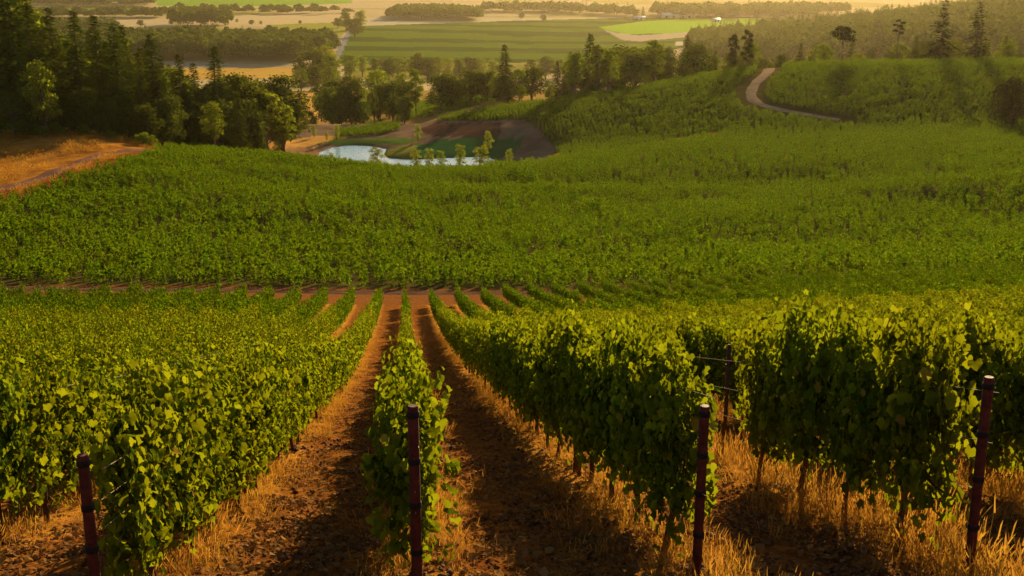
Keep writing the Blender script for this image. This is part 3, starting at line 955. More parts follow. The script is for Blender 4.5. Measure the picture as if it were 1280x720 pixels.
def litter():
    LV = []
    for i in range(4):
        n = 26
        C = np.stack([r2.normal(0, .16, n), r2.normal(0, .16, n), r2.uniform(.008, .03, n)], 1)
        N = np.stack([r2.normal(0, .5, n), r2.normal(0, .5, n), np.ones(n)], 1)
        v, f = cards(ML_V, ML_F, C, frames(N, rand_unit(n, r2)), r2.uniform(.03, .085, n))
        LV.append(mesh_np('litter_leaf', v, f, M['litter']))
    for i in range(4):
        mb = MB()
        for q in range(9):
            c = np.array([r2.normal(0, .14), r2.normal(0, .14), 0]); s_ = r2.uniform(.012, .045)
            ico = np.array([(0, 0, 1), (.9, 0, .3), (.3, .85, .35), (-.7, .5, .3), (-.7, -.5, .3), (.3, -.85, .3), (0, 0, -.5)]) * (1 + r2.normal(0, .15, (7, 1)))
            mb.add(c + ico * s_, [(0, 1, 2, 2), (0, 2, 3, 3), (0, 3, 4, 4), (0, 4, 5, 5), (0, 5, 1, 1), (6, 2, 1, 1), (6, 3, 2, 2), (6, 4, 3, 3), (6, 5, 4, 4), (6, 1, 5, 5)])
        vv_ = np.concatenate(mb.v); ff = np.concatenate(mb.f)[:, :3]
        LV.append(mesh_np('soil_clod', vv_, ff, M['clod']))
    n = 7000
    Y = 5 + 40 * r2.random(n) ** 1.6
    X = r2.uniform(-1, 1, n) * (Y * .5 + 2)
    Z = height(X, Y)
    K = np.where(r2.random(n) < .8, r2.integers(0, 4, n), r2.integers(4, 8, n))
    S = r2.uniform(.5, 1.2, n)
    o = gn_scatter('leaf_litter', np.stack([X, Y, Z], 1), np.stack([np.full(n, -.27), r2.normal(0, .05, n), r2.normal(0, .4, n)], 1), np.stack([S, S, S], 1), LV, K)
    tag(o, 'dead leaves and soil clods littering the lanes between the vine rows', 'litter', kind='stuff')
M['clod'] = rough_mat('soil_clod', (.075, .032, .014), (.16, .075, .03), 20, 0.95, 0.3)
litter()

# ------------------------------------------------------------------ trees
def tris(f):
    return np.asarray(f)[:, :3]

def conifer(r, H=26.0, Rr=3.6, bare=0.14, dens=1.0, thin=False):
    mb = MB()
    mb.tube([(0, 0, -1.0), (r.normal(0, .1), r.normal(0, .1), H * .35), (r.normal(0, .15), r.normal(0, .15), H * .7), (0, 0, H)], [.38, .30, .17, .02], 6)
    C = []; N = []; T = []; S = []
    z = H * bare
    while z < H * .985:
        t = (z / H - bare) / (1 - bare)
        prof = (1 - t) ** .78 * min(1, .55 + t * 3.2)
        nb = int((5 if not thin else 3.2) * dens + r.integers(0, 2))
        a0 = r.uniform(0, 6.28)
        for b in range(nb):
            a = a0 + b * 6.28 / nb + r.normal(0, .25)
            L = max(.35, Rr * prof * r.uniform(.55, 1.2))
            if r.random() < .06: L *= 1.3
            dr = np.array([math.cos(a), math.sin(a), 0]); perp = np.array([-dr[1], dr[0], 0])
            up = .30 - .55 * (1 - t); ns = max(2, int(L / .62))
            if L > 1.2: mb.tube([(0, 0, z), tuple(dr * L * .9 + np.array([0, 0, z + up * L * .5 - .10 * L]))], [.05, .015], 3, False)
            for q in range(ns):
                f = (q + 1) / ns
                p = dr * L * f + np.array([0, 0, z + up * L * f * .6 - .22 * L * f * f]) + r.normal(0, .12, 3)
                for s_ in range(2 if f < .95 else 1):
                    sgn = (-1, 1)[s_] if f < .95 else 0
                    C.append(p); T.append(dr * (.8) + perp * sgn * .9 + np.array([0, 0, -.28 + r.normal(0, .2)]))
                    N.append(np.array([r.normal(0, .35), r.normal(0, .35), 1.0])); S.append(r.uniform(.95, 1.65) * (.75 + .45 * (1 - t)))
        z += H * .019 * r.uniform(.7, 1.3) * (1 if not thin else 1.6)
    for q in range(6):
        C.append(np.array([0, 0, H - .3 - q * .22])); T.append(np.array([r.normal(0, .5), r.normal(0, .5), 1.2])); N.append(rand_unit(1, r)[0]); S.append(.6)
    C = np.array(C)
    v, f = cards(SP_V, SP_F, C, frames(np.array(N), np.array(T)), np.array(S))
    return mb, v, f

def broadleaf(r, H=13.0, W=5.0, bare=.22, lobes=15, leaves=3400, ls=.42, flat=1.0, trunk_r=.3, stems=1):
    mb = MB(); LC = []; LR = []
    for i in range(lobes):
        t = (i + .5) / lobes
        z = H * (bare + (1 - bare) * (.12 + .78 * t))
        w = W * math.sin(math.pi * min(.97, (.18 + .74 * t))) ** .7
        a = i * 2.4 + r.normal(0, .3); rad = w * r.uniform(.35, .72)
        c = np.array([math.cos(a) * rad, math.sin(a) * rad, z]); LC.append(c)
        LR.append(np.array([1, 1, .72 * flat]) * W * r.uniform(.30, .46))
    top = np.array([r.normal(0, .2), r.normal(0, .2), H * .78])
    for s_ in range(stems):
        o_ = np.array([r.normal(0, .3), r.normal(0, .3), 0]) * (stems > 1)
        mb.tube([(o_[0], o_[1], -.8), (o_[0] * 1.5 + r.normal(0, .15), o_[1] * 1.5 + r.normal(0, .15), H * .3), tuple(top + o_ * 2)], [trunk_r, trunk_r * .75, trunk_r * .2], 6, False)
    for i, c in enumerate(LC):
        z0 = H * (bare * .8 + .35 * (i / lobes))
        mb.tube([(0, 0, z0), tuple(c * np.array([.5, .5, 0]) + np.array([0, 0, (z0 + c[2]) / 2 + .2])), tuple(c)], [trunk_r * .4, trunk_r * .25, .03], 4, False)
    vol = np.array([np.prod(q) ** (2 / 3) for q in LR]); pr = vol / vol.sum()
    li = r.choice(lobes, leaves, p=pr)
    d = rand_unit(leaves, r); d[:, 2] = np.where(d[:, 2] < -.45, -d[:, 2] * .6, d[:, 2])
    rad = (.72 + .34 * r.random(leaves)) * np.where(r.random(leaves) < .25, r.uniform(.3, 1, leaves), 1)
    lump = 1 + .16 * np.sin(d[:, 0] * 7 + li) * np.sin(d[:, 1] * 6 + 2 * li) + .1 * np.sin(d[:, 2] * 9 + li * 3)
    C = np.array(LC)[li] + d * np.array(LR)[li] * (rad * lump)[:, None]
    C[:, 2] += .05 * W * np.sin(C[:, 0] * 1.9) * np.sin(C[:, 1] * 2.1)
    N = d + r.normal(0, .45, (leaves, 3)) + np.array([0, 0, .25]); T = r.normal(0, .6, (leaves, 3)) + np.array([0, 0, -.7])
    v, f = cards(LL_V, LL_F, C, frames(N, T), ls * r.uniform(.6, 1.35, leaves))
    return mb, v, f

rt = np.random.default_rng(77)
KINDS_ = {}
def reg(kind, gen, mat, n, unit):
    L = []
    for i in range(n):
        mb, v, f = gen(rt)
        L.append((mb.mesh(kind + '_trunk', M['treebark'], True), mesh_np(kind + '_crown', v, f, M[mat])))
    KINDS_[kind] = (L, unit)
reg('fir', lambda r: conifer(r, 26, r.uniform(4.3, 5.2), r.uniform(.05, .16)), 'fir', 5, 26)
reg('sparse_fir', lambda r: conifer(r, 22, 5.2, .16, 1.0, True), 'crest', 3, 22)
reg('broad', lambda r: broadleaf(r, 13, r.uniform(3.8, 5.0), .10, 17, 3600, .46), 'broad', 4, 13)
reg('tall_broad', lambda r: broadleaf(r, 17, r.uniform(3.4, 4.2), .24, 18, 3200, .46), 'broad', 4, 17)
reg('oak', lambda r: broadleaf(r, 12, 5.6, .10, 18, 4600, .44, .9, .4), 'oak', 3, 12)
reg('pale', lambda r: broadleaf(r, 13, 4.0, .12, 18, 3000, .42), 'broad_light', 3, 13)
reg('dark_bush', lambda r: broadleaf(r, 11, 5.4, .02, 20, 5200, .42, 1.1, .4), 'crest', 1, 11)
reg('shrub', lambda r: broadleaf(r, 3.2, 1.9, .02, 9, 900, .24, 1.0, .07), 'broad', 3, 3.2)
reg('sapling', lambda r: broadleaf(r, 5.2, 1.3, .08, 14, 2000, .15, 1.5, .06), 'broad_light', 4, 5.2)
reg('umbrella', lambda r: broadleaf(r, 13, 4.2, .58, 13, 2200, .40, .8, .20), 'crest', 2, 13)
reg('bare_top', lambda r: broadleaf(r, 13, 2.0, .62, 7, 700, .36, .8, .20), 'crest', 1, 13)
reg('double', lambda r: broadleaf(r, 14, 2.7, .14, 15, 2100, .42, 1.2, .20), 'crest', 2, 14)

NAMES = {'dark_bush': 'broadleaf_tree', 'fir': 'conifer_tree', 'sparse_fir': 'conifer_tree', 'broad': 'broadleaf_tree', 'tall_broad': 'broadleaf_tree', 'oak': 'broadleaf_tree', 'pale': 'broadleaf_tree',
         'shrub': 'shrub', 'sapling': 'young_tree', 'umbrella': 'broadleaf_tree', 'bare_top': 'broadleaf_tree', 'double': 'broadleaf_tree'}
def tree(kind, X, Y, h, label, group, wide=1.0, q=None, cat=None, sink=.2):
    L, unit = KINDS_[kind]
    q = int(rt.integers(len(L))) if q is None else q % len(L)
    s = h / unit
    t = empty(NAMES[kind], (X, Y, hz(X, Y) - sink), rt.uniform(0, 6.28), (s * wide, s * wide, s))
    obj('trunk', L[q][0], t); obj('crown', L[q][1], t)
    return tag(t, label, cat or ('shrub' if kind == 'shrub' else 'tree'), group)
def tree_px(kind, u, vtop, Y, label, group, wide=1.0, q=None, hmin=2.0):
    X, _, zt = P(u, vtop, Y)
    g = hz(X, Y)
    return tree(kind, X, Y, max(hmin, zt - g), label, group, wide, q)

# left forest: front line of firs and broadleaf trees
G1 = 'tall conifers of the forest at upper left'
LEFT = [('fir', 4, -40, 262, 'tall dark fir cut by the left picture edge', 1.1), ('fir', 24, -24, 268, 'very tall fir beside the fir at the left edge', 1.1),
        ('fir', 34, 4, 256, 'dark fir with bare lower trunk at the dry slope edge', 1.0), ('fir', 60, 8, 276, 'tall fir with spiky top, third crest from the left edge', 1.1),
        ('fir', 91, 11, 270, 'fir with an open ragged top between two spiky firs', 1.15), ('fir', 116, 17, 282, 'slender dark fir with a narrow pointed top', .95),
        ('fir', 140, 25, 276, 'dense dark fir in the middle of the left forest', 1.1), ('fir', 151, 30, 288, 'dark fir close behind the dense middle fir', 1.0),
        ('fir', 186, 40, 282, 'broad fir at the right end of the tall left forest', 1.25), ('fir', 172, 62, 270, 'shorter fir before the broad fir of the left forest', 1.0),
        ('fir', 222, 66, 292, 'medium fir standing right of the broad fir', 1.0), ('fir', 241, 76, 300, 'ragged fir beside the pale stubble field', 1.05),
        ('fir', 267, 57, 304, 'lone pointed fir rising before the pale stubble field', 1.15), ('fir', 205, 92, 276, 'low dark fir before the medium fir', 1.1),
        ('pale', 47, 72, 250, 'light yellow green broadleaf tree before the dark firs', .85), ('oak', 12, 112, 248, 'green bushy tree at the left edge below the firs', 1.0),
        ('oak', 104, 108, 258, 'olive bushy tree under the tall left firs', .9), ('oak', 132, 122, 262, 'low bushy tree under the dense middle fir', .9),
        ('oak', 181, 128, 262, 'rounded olive tree at the corner of the vineyard hill', .9), ('oak', 207, 118, 272, 'bushy tree behind the corner of the vineyard hill', 1.0),
        ('oak', 288, 88, 318, 'lit bushy tree right of the lone pointed fir', 1.1), ('tall_broad', 252, 104, 300, 'brownish slim tree under the lone pointed fir', 1.0),
        ('oak', 308, 98, 330, 'green rounded tree left of the dark oak', 1.2), ('oak', 345, 91, 352, 'dark dome shaped oak before the golden field', 1.0),
        ('tall_broad', 330, 108, 322, 'olive broadleaf tree below the dark dome shaped oak', 1.2), ('oak', 350, 108, 348, 'green tree at the right side of the dark oak', 1.1),
        ('oak', 296, 122, 306, 'low tree behind the crest of the vineyard hill', 1.3), ('oak', 268, 118, 300, 'dense low tree at the foot of the lone fir', 1.2),
        ('tall_broad', 352, 124, 330, 'shaded tree beside the grey boulder', 1.1), ('oak', 236, 126, 290, 'bush like tree at the vineyard crest under the medium fir', 1.2)]
for i, (kd, u, vt, Y, lab, wd) in enumerate(LEFT):
    tree_px(kd, u, vt, Y, lab, G1 if kd == 'fir' else 'broadleaf trees along the left forest edge', wd, i)
for i in range(64):
    u = rt.uniform(-110, 330); Y = rt.uniform(276, 345)
    line = np.interp(u, [-110, 0, 60, 140, 200, 260, 330], [-60, -30, 18, 34, 66, 92, 118])
    tree_px('fir' if rt.random() < .85 else 'tall_broad', u, line + rt.uniform(4, 34), Y, 'dark tree deep inside the packed forest at upper left', 'dark trees packed behind the forest front', 1.1)
for i in range(16):
    u = rt.uniform(-10, 205); Y = rt.uniform(246, 258)
    tree('shrub', P(u, 160, Y)[0], Y, rt.uniform(1.6, 3.6), 'low green shrub at the foot of the left forest, above the dry slope', 'shrubs along the foot of the left forest', 1.2)

# trees round the pond and behind it
MID = [('oak', 437, 92, 485, 'dark tall tree left of the pond trees, before the golden glade', .75), ('tall_broad', 425, 104, 480, 'dark ragged tree at the left end of the pond grove', .8),
       ('tall_broad', 448, 100, 492, 'dark trunked tree in the middle of the pond grove', .9), ('pale', 470, 84, 530, 'bright green round tree behind the pond grove', 1.3),
       ('tall_broad', 474, 102, 486, 'dark tree with pale trunk in the pond grove', 1.0), ('oak', 490, 98, 490, 'dark tree at the right of the pond grove', .8),
       ('tall_broad', 500, 88, 470, 'brown green ragged tree above the little crop strip', .8), ('tall_broad', 519, 84, 476, 'loose olive tree beside the striped vine patch', .85),
       ('oak', 505, 118, 440, 'low dark tree with thin trunk above the pond bank', .7), ('oak', 551, 89, 470, 'dark round oak behind the striped vine patch', 1.0),
       ('broad', 572, 98, 476, 'olive tree right of the dark round oak', .9), ('oak', 588, 86, 486, 'round grey green oak beside the pointed fir', 1.1),
       ('fir', 631, 55, 452, 'solitary dark pointed fir above the striped vine patch', 1.35), ('broad', 612, 90, 490, 'small tree left of the solitary fir', 1.0),
       ('oak', 665, 82, 492, 'dark broad tree right of the solitary fir', 1.2), ('broad', 652, 104, 456, 'bushy tree at the foot of the solitary fir', .9),
       ('oak', 388, 138, 450, 'small dark round tree at the edge of the golden glade', .8), ('broad', 375, 84, 860, 'big dark round tree behind the golden glade', 1.3),
       ('oak', 394, 80, 890, 'large rounded tree at the back of the golden glade', 1.3), ('broad', 410, 82, 870, 'lit round tree right of the golden glade', 1.1),
       ('broad', 398, 113, 640, 'little bush like tree in the golden glade', 1.2), ('pale', 404, 55, 1060, 'tall lit tree at the corner of the valley wood', 1.5),
       ('oak', 390, 62, 1040, 'dark tall tree at the corner of the valley wood', 1.5), ('broad', 414, 68, 1000, 'yellow green tree beside the grey farm track', 1.3)]
for i, (kd, u, vt, Y, lab, wd) in enumerate(MID):
    tree_px(kd, u, vt, Y, lab, 'trees round and behind the pond', wd, i)
PONDT = [(414, 189, 203, 'young pale tree at the left end of the pond'), (470, 182, 206, 'bushy young tree before the middle of the pond'), (520, 184, 204, 'young tree right of the bushy pond tree'),
         (536, 183, 203, 'slim young tree before the grass bank, second of the right four'), (551, 186, 203, 'short young tree before the pond, third of the right four'),
         (575, 178, 203, 'tall slim young tree before the green bank'), (601, 180, 204, 'dense young tree at the right end of the pond'), (637, 184, 199, 'lone small yellow green tree at the gravel yard')]
for i, (u, vt, vb, lab) in enumerate(PONDT):
    Y = 318 if u < 630 else 308
    tree_px('sapling', u, vt, Y, lab, 'young trees planted before the pond', 1.7 if u in (470, 601) else 1.2, i, 3.0)
for i, (u, vt, Y, lab) in enumerate([(610, 161, 352, 'young tree on the yard behind the green bank'), (522, 154, 372, 'young tree beside the brown earth bank'), (420, 154, 378, 'young tree at the end of the crop strip'),
                                     (408, 162, 376, 'small young tree left of the crop strip'), (392, 154, 384, 'small young tree at the dark track by the glade'), (344, 166, 330, 'small green sapling by the forest end')]):
    tree_px('sapling', u, vt, Y, lab, 'young trees beyond the pond', 1.0, i)

# tree line behind the far ridge
G3 = 'trees in the line behind the far ridge'
RID = [('tall_broad', 720, 62, 440, 'broad crowned tree with pale trunk behind the ridge at its left', 1.15), ('tall_broad', 748, 52, 446, 'tall leafy tree with pale trunk next to the broad crowned one', 1.2),
       ('fir', 738, 41, 468, 'dark fir rising between the two pale trunked trees', 1.3), ('tall_broad', 819, 47, 440, 'tall dark leafy tree behind the middle of the ridge', 1.35),
       ('fir', 860, 44, 470, 'narrow fir left of the twin trees', .9), ('double', 918, 39, 408, 'left one of the twin trees beside the gravel path', .8),
       ('double', 936, 33, 410, 'right taller one of the twin trees beside the gravel path', .85), ('umbrella', 1056, 32, 402, 'flat topped tree standing alone on the ridge crest', 1.15),
       ('bare_top', 1125, 22, 408, 'thin trunk tree with a small tuft of leaves on top', 1.0), ('sparse_fir', 1182, -2, 414, 'tall open branched fir on the ridge, left of the pair', 1.1),
       ('sparse_fir', 1226, 2, 418, 'tall open branched fir on the ridge, right of the pair', 1.1), ('broad', 1262, 52, 430, 'bushy green tree at the right end of the ridge line', 1.2)]
for i, (kd, u, vt, Y, lab, wd) in enumerate(RID):
    tree_px(kd, u, vt, Y, lab, G3, wd, i)
for i in range(70):
    u = 690 + i * 9.4 + rt.uniform(-7, 7); Y = rt.uniform(428, 500) if u > 780 else rt.uniform(445, 520)
    top = np.interp(u, [690, 760, 850, 900, 960, 1100, 1350], [74, 62, 60, 62, 60, 54, 46]) + rt.uniform(-10, 16)
    kd = rt.choice(['fir', 'tall_broad', 'broad', 'oak'], p=[.38, .27, .2, .15])
    tree_px(kd, u, top, Y, 'hazy dark tree in the dense line behind the ridge crest', 'dense line of trees behind the ridge crest', 1.15, None, 5)
X, Y = P(1272, 150, 306)[:2]
tree_px('dark_bush', 1271, 97, 302, 'big dark rounded bush tree at the right picture edge below the ridge', None, .95, 1)

for i in range(26):      # dense understorey of the pond grove and the wood behind the striped patch
    if i < 14: u, Y, vt = rt.uniform(412, 520), rt.uniform(478, 530), rt.uniform(96, 130)
    else: u, Y, vt = rt.uniform(560, 700), rt.uniform(470, 520), rt.uniform(84, 104)
    tree_px(rt.choice(['oak', 'broad']), u, vt, Y, 'dark leafy tree filling the pond grove' if i < 14 else 'dark leafy tree in the wood around the solitary fir',
            'dark trees filling the pond grove' if i < 14 else 'dark trees round the solitary fir', 1.1)

# ------------------------------------------------------------------ striped vine patch and crop strip behind the pond
def hedgerow_patch(name, label, poly, y0, y1, az, roww, step, hgt, seed):
    r = np.random.default_rng(seed)
    a = np.arange(-160, 160, step); b = np.arange(-160, 160, roww)
    A, B = np.meshgrid(a, b); A = A + r.uniform(-.4, .4, A.shape) * step
    cu, cv = np.mean(np.array(poly), 0)
    X0, Y0 = P(cu, cv, (y0 + y1) / 2)[:2]
    X = (X0 + A * math.cos(az) - B * math.sin(az)).ravel(); Y = (Y0 + A * math.sin(az) + B * math.cos(az)).ravel()
    Z = height(X, Y); u, v, d = proj(X, Y, Z)
    m = (Y > y0) & (Y < y1) & inpoly(u, v, poly)
    X, Y, Z = X[m], Y[m], Z[m]; n = len(X); s_ = hgt / 1.9 * r.uniform(.85, 1.15, n)
    o = gn_scatter(name, np.stack([X, Y, Z - .1], 1), np.stack([r.normal(0, .08, n), np.zeros(n), az + r.normal(0, .2, n)], 1), np.stack([s_, s_, s_], 1), VR, r.integers(0, 8, n))
    tag(o, label, 'vineyard', kind='stuff'); print(name, n)
hedgerow_patch('striped_vine_patch', 'small vine patch in bright diagonal stripes behind the pond trees', [(495, 152), (505, 134), (560, 117), (625, 112), (640, 122), (590, 134), (540, 146)], 425, 640, math.radians(118), 5.0, 1.4, 2.2, 11)
hedgerow_patch('crop_strip', 'narrow strip of pale green crop on the bank behind the pond', [(424, 172), (424, 163), (470, 158), (500, 155), (500, 163), (470, 170)], 350, 424, math.radians(10), 1.6, 1.2, 1.7, 12)

# ------------------------------------------------------------------ woods, hedges and farm buildings of the valley
def low_tree(r, con=False):
    if con:
        n = 130; H = 26; t = r.random(n) ** .8; z = H * (.06 + .94 * t); rad = 4.3 * (1 - t) ** .85 * r.uniform(.5, 1.1, n); a = r.uniform(0, 6.28, n)
        C = np.stack([np.cos(a) * rad, np.sin(a) * rad, z], 1)
        N = np.stack([np.cos(a) * .5, np.sin(a) * .5, np.ones(n)], 1) + r.normal(0, .3, (n, 3)); T = np.stack([np.cos(a), np.sin(a), -.5 + 0 * a], 1)
        return cards(SP_V, SP_F, C, frames(N, T), r.uniform(2.0, 3.6, n) * (1.15 - .7 * t))
    n = 260; d = rand_unit(n, r); d[:, 2] = np.abs(d[:, 2]) * 1.1 - .25
    lump = 1 + .18 * np.sin(d[:, 0] * 5 + 1) * np.sin(d[:, 1] * 5)
    C = d * np.array([6.2, 6.2, 7.5]) * (lump * r.uniform(.8, 1.05, n))[:, None] + np.array([0, 0, 8.5])
    C[:, 2] = np.maximum(C[:, 2], .4)
    return cards(LL_V, LL_F, C, frames(d + r.normal(0, .4, (n, 3)), r.normal(0, .6, (n, 3)) + np.array([0, 0, -.5])), r.uniform(1.6, 3.2, n))
LT = [mesh_np('wood_tree', *low_tree(rt), M['farwood']) for i in range(5)] + [mesh_np('wood_conifer', *low_tree(rt, True), M['farwood']) for i in range(3)]
def wood(name, label, poly, spacing, h, ymin, ymax, seed, con=.15, hv=.25, thin=1.0):
    """a far wood read as one mass: trees stand on the ground inside the outline of its footprint"""
    r = np.random.default_rng(seed)
    us = [q[0] for q in poly]; vs = [q[1] for q in poly]
    xs = []
    for (u, v) in poly:
        x, y = hit(u, v, ymin, ymax); xs.append((x, y))
    x0, x1 = min(q[0] for q in xs), max(q[0] for q in xs); y0, y1 = min(q[1] for q in xs), max(q[1] for q in xs)
    X, Y = np.meshgrid(np.arange(x0, x1 + spacing, spacing), np.arange(y0, y1 + spacing, spacing))
    X = (X + r.uniform(-.5, .5, X.shape) * spacing).ravel(); Y = (Y + r.uniform(-.5, .5, Y.shape) * spacing).ravel()
    m = inpoly(X, Y, xs) & (r.random(len(X)) < thin); X, Y = X[m], Y[m]
    Z = height(X, Y); n = len(X)
    if n == 0: print('EMPTY', name); return
    k = np.where(r.random(n) < con, r.integers(5, 8, n), r.integers(0, 5, n))
    s_ = np.where(k < 5, h / 16.0, h / 21.0) * r.uniform(1 - hv, 1 + hv, n)
    w_ = np.where(k < 5, np.maximum(s_, spacing / 13.0), s_ * 1.1)
    o = gn_scatter(name, np.stack([X, Y, Z - .3], 1), np.stack([np.zeros(n), np.zeros(n), r.uniform(0, 6.28, n)], 1), np.stack([w_, w_, s_], 1), LT, k)
    tag(o, label, 'woodland', kind='stuff'); print(name, n)
wood('broadleaf_wood', 'long dark broadleaf wood with lit tops behind the pale stubble field', [(60, 77), (215, 76), (365, 79), (392, 74), (425, 66), (412, 58), (330, 56), (60, 56)], 14, 25, 900, 2600, 1, .04)
wood('river_wood', 'low bluish wood beyond the tall firs at upper left', [(-60, 48), (130, 46), (152, 42), (140, 37), (-60, 36)], 17, 22, 900, 4000, 2, .05)
wood('hedge_wood', 'thin bluish wood strip under the long green field at upper left', [(-60, 24), (205, 23), (212, 20), (-60, 20)], 20, 22, 900, 6000, 3, .1)
wood('horizon_wood', 'blue wood along the upper edge at upper left', [(-60, 9), (190, 8.5), (196, 3), (-60, 2)], 34, 30, 900, 9000, 4, .1)
wood('farm_wood', 'blue green clump of trees between tan fields at upper left', [(218, 34), (285, 34), (287, 30), (218, 29.5)], 15, 30, 900, 6000, 5, .25)
wood('thin_tree_belt', 'thin belt of trees crossing the tan fields below the bright green field', [(212, 18), (440, 18.5), (440, 16), (212, 14.5)], 30, 20, 900, 6000, 6, .1, .35, .6)
wood('hilltop_grove', 'dome shaped dark grove standing alone in the pale fields at top centre', [(484, 25), (600, 26.5), (601, 22), (560, 16.5), (500, 17.5)], 16, 26, 900, 6000, 7, .0, .15)
wood('hazy_tree_belt', 'hazy tree belt right of the dome shaped grove', [(604, 15.5), (720, 18), (790, 22), (792, 18), (700, 13), (604, 12)], 24, 24, 900, 8000, 8, .1)
wood('hazy_grove', 'hazy dark grove behind the white farm buildings at top right', [(815, 22), (925, 24), (925, 18), (815, 17)], 18, 28, 900, 6000, 9, .05)
wood('far_hazy_belt', 'far hazy belt of trees under the bright sky glow', [(930, 23), (1000, 24), (1060, 18), (1000, 14), (930, 16)], 22, 26, 900, 6000, 10, .2)
wood('wooded_hillside', 'hazy wooded hillside rising to the upper right corner', [(858, 66), (905, 52), (960, 46), (1010, 42), (1060, 38), (1110, 32), (1170, 26), (1230, 18), (1290, 12), (1400, 6), (1400, 70), (1280, 70), (1000, 84), (880, 82)], 15, 25, 700, 2400, 11, .45, .3)
wood('orchard_edge_wood', 'low hazy wood at the right end of the orchard field', [(858, 60), (905, 60), (905, 48), (868, 50)], 15, 20, 900, 2600, 12, .1)
HEDGE = [(436, 66), (452, 69), (468, 71), (484, 72), (497, 70), (512, 71), (521, 64), (534, 71), (548, 69), (560, 71), (574, 72), (588, 70), (600, 72), (616, 73), (664, 72), (682, 70), (700, 72)]
ORD2 = ORD + ['thirteenth', 'fourteenth', 'fifteenth', 'sixteenth', 'seventeenth']
for i, (u, vt) in enumerate(HEDGE):
    tree_px(['broad', 'pale', 'broad', 'oak'][i % 4], u, vt, 1150 + 40 * math.sin(i * 1.7), '%s tree from the left in the hedge below the striped orchard field' % ORD2[i], 'hedge trees below the orchard field', 1.25, i)
SINGLE = [('oak', 175, 24.5, 2350, 'round dark lone tree on the tan field at upper left'), ('pale', 296, 23, 2500, 'small green tree right of the blue green clump'), ('oak', 314, 24.5, 2400, 'dark round tree, left one of a pair on the tan field'),
          ('broad', 326, 25.5, 2400, 'dark round tree, right one of a pair on the tan field'), ('oak', 375, 27, 2450, 'tiny dark bush alone on the tan field'), ('fir', 213, 16, 2420, 'narrow pointed tree left of the blue green clump'),
          ('broad', 432, 13, 2200, 'tree at the top of the grey farm track'), ('pale', 450, 12, 2250, 'lit tree right of the farm track top'), ('oak', 443, 22, 2000, 'dark tree at the corner of the orchard field'), ('oak', 422, 22, 2300, 'dark small tree left of the farm track top'),
          ('oak', 679, 18, 2650, 'small round tree on the gold field left of the white barns'), ('oak', 652, 16, 2750, 'small dark tree near the gold field at top centre'), ('fir', 804, 8, 2720, 'dark pointed tree beside the white farm building'), ('oak', 795, 11, 2730, 'dark round tree at the left white building'),
          ('oak', 1005, 0, 3600, 'hazy tree high on the sunlit horizon')]
for i, (kd, u, vt, Y, lab) in enumerate(SINGLE):
    tree_px(kd, u, vt, Y, lab, 'lone trees on the valley floor', 1.4, i, 8)

M['barn'] = rough_mat('barn_white', (.40, .39, .37), (.50, .49, .47), .3, .6, 0)
M['barnroof'] = rough_mat('barn_roof', (.45, .46, .48), (.56, .57, .60), .3, .5, 0)
M['dark'] = rough_mat('barn_opening', (.02, .02, .022), (.04, .038, .035), .5, .8, 0)
def barn(u, Y, L_, W_, h, label, rz=0.1):
    X = P(u, 30, Y)[0]
    t = empty('farm_building', (X, Y, hz(X, Y)), rz)
    mb = MB(); mb.box((0, 0, h / 2 - .5), (L_, W_, h + 1))
    for sx in (-1, 1):       # gables
        x = sx * (L_ / 2 - .02)
        mb.add([(x, -W_ / 2, h), (x, W_ / 2, h), (x, 0, h + W_ * .28), (x, 0, h + W_ * .28)], [(0, 1, 2, 3)])
    obj('wall', mb.mesh('farm_building_wall', M['barn']), t)
    mb = MB(); e = .6; rh = W_ * .28
    for sy in (-1, 1):
        a = [(-L_ / 2 - e, sy * (W_ / 2 + e), h - .25), (L_ / 2 + e, sy * (W_ / 2 + e), h - .25), (L_ / 2 + e, 0, h + rh + .1), (-L_ / 2 - e, 0, h + rh + .1)]
        b = [(x, y, z + .25) for x, y, z in a]
        mb.add(a + b, [(0, 1, 2, 3), (4, 5, 6, 7), (0, 1, 5, 4), (1, 2, 6, 5), (2, 3, 7, 6), (3, 0, 4, 7)])
    obj('roof', mb.mesh('farm_building_roof', M['barnroof']), t)
    for fx in (-.28, .12):
        mb = MB(); mb.box((L_ * fx, -W_ / 2 - .05, h * .38), (L_ * .12, .12, h * .74)); obj('door', mb.mesh('farm_building_door', M['dark']), t)
    return tag(t, label, 'barn', 'white farm buildings in the valley')
barn(838, 2800, 42, 16, 8, 'long white barn before the hazy grove at top right')
barn(858, 2815, 40, 14, 6, 'low white shed joined right of the long white barn')
barn(799, 2700, 26, 12, 5, 'small white farm building below the dark pointed tree')
barn(526, 2780, 16, 10, 6, 'tiny pale blue building before the dome shaped grove')
barn(895, 2600, 20, 10, 5, 'bright tiny farm building left of the wooded hillside', .5)

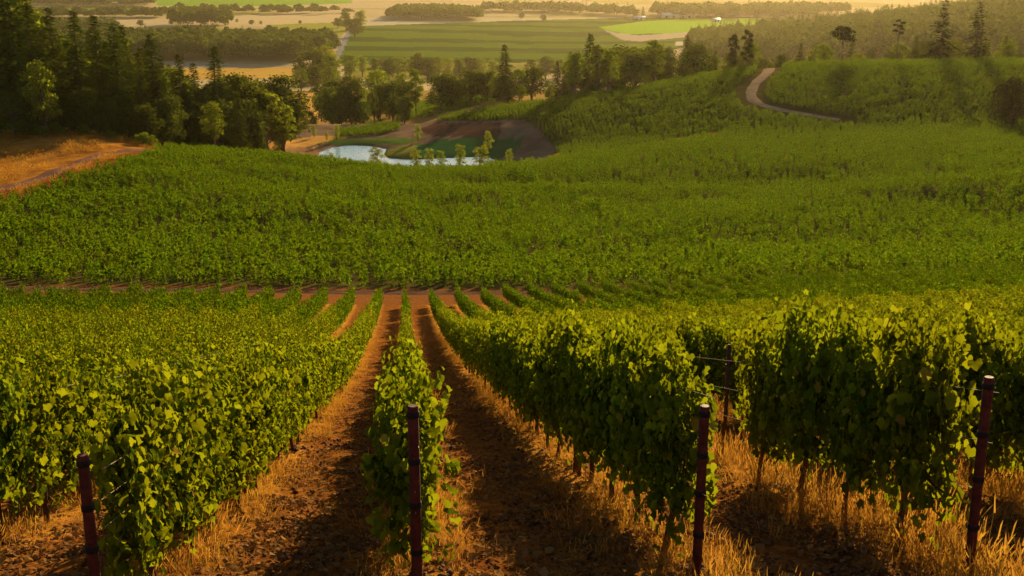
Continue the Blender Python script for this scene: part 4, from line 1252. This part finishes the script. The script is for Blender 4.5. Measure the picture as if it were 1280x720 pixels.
# weathered boulder by the dirt track
bm = MB()
th = np.linspace(0, math.pi, 12); ph = np.linspace(0, 2 * math.pi, 19)[:-1]
TH, PHI = np.meshgrid(th, ph, indexing='ij')
D = np.stack([np.sin(TH) * np.cos(PHI), np.sin(TH) * np.sin(PHI), np.cos(TH)], -1)
rr_ = 1 + .22 * np.sin(D[..., 0] * 3 + 1) * np.sin(D[..., 1] * 4) + .12 * np.sin(D[..., 2] * 6 + D[..., 0] * 5)
Vb = (D * rr_[..., None] * np.array([1.4, 1.1, 1.25])).reshape(-1, 3)
ii = np.arange(12 * 18).reshape(12, 18)
Fb = np.stack([ii[:-1], np.roll(ii, -1, 1)[:-1], np.roll(ii, -1, 1)[1:], ii[1:]], -1).reshape(-1, 4)
X, Y = hit(366, 173.5, 300, 420)
o = obj('boulder', mesh_np('boulder', Vb, Fb, rough_mat('boulder_stone', (.16, .13, .09), (.30, .26, .20), 1.2, .9, .6), True))
o.location = (X, Y, hz(X, Y) + .7); tag(o, 'rounded grey brown boulder beside the orange dirt track left of the pond', 'boulder')

# ------------------------------------------------------------------ the air
if HAZE:
    m = bpy.data.materials.new('haze_air'); m.use_nodes = True
    nt = m.node_tree; nt.nodes.remove(nt.nodes['Principled BSDF'])
    pv = nt.nodes.new('ShaderNodeVolumePrincipled')
    pv.inputs['Color'].default_value = (.80, .66, .42, 1)
    pv.inputs['Density'].default_value = HAZE_DENSITY
    pv.inputs['Anisotropy'].default_value = 0.64
    nt.links.new(pv.outputs[0], nt.nodes['Material Output'].inputs['Volume'])
    mb = MB(); mb.box((0, 5000, -60), (70000, 22000, 156))
    me = mb.mesh('haze', m); tag(obj('haze', me), kind='stuff')

def slope_grass():
    n = 5200
    Y = r2.uniform(150, 262, n); X = -Y * r2.uniform(.22, .56, n)
    Z = height(X, Y); u, v, d = proj(X, Y, Z)
    m = (u < 205) & (v < 250 - u * .335) & (segdist(X, Y, TRK) > 2.6) & (vnoise(X / 5, Y / 7) > .36)
    X, Y, Z = X[m], Y[m], Z[m]; n = len(X); S = r2.uniform(1.6, 3.6, n)
    o = gn_scatter('dry_slope_grass', np.stack([X, Y, Z], 1), np.stack([r2.normal(0, .1, n), r2.normal(0, .1, n), r2.uniform(0, 6.28, n)], 1), np.stack([S * 1.6, S * 1.6, S], 1), GR, r2.integers(0, 9, n))
    tag(o, 'orange dry grass on the slope beside the dirt track at left', 'grass', kind='stuff'); print('slope', n)
slope_grass()
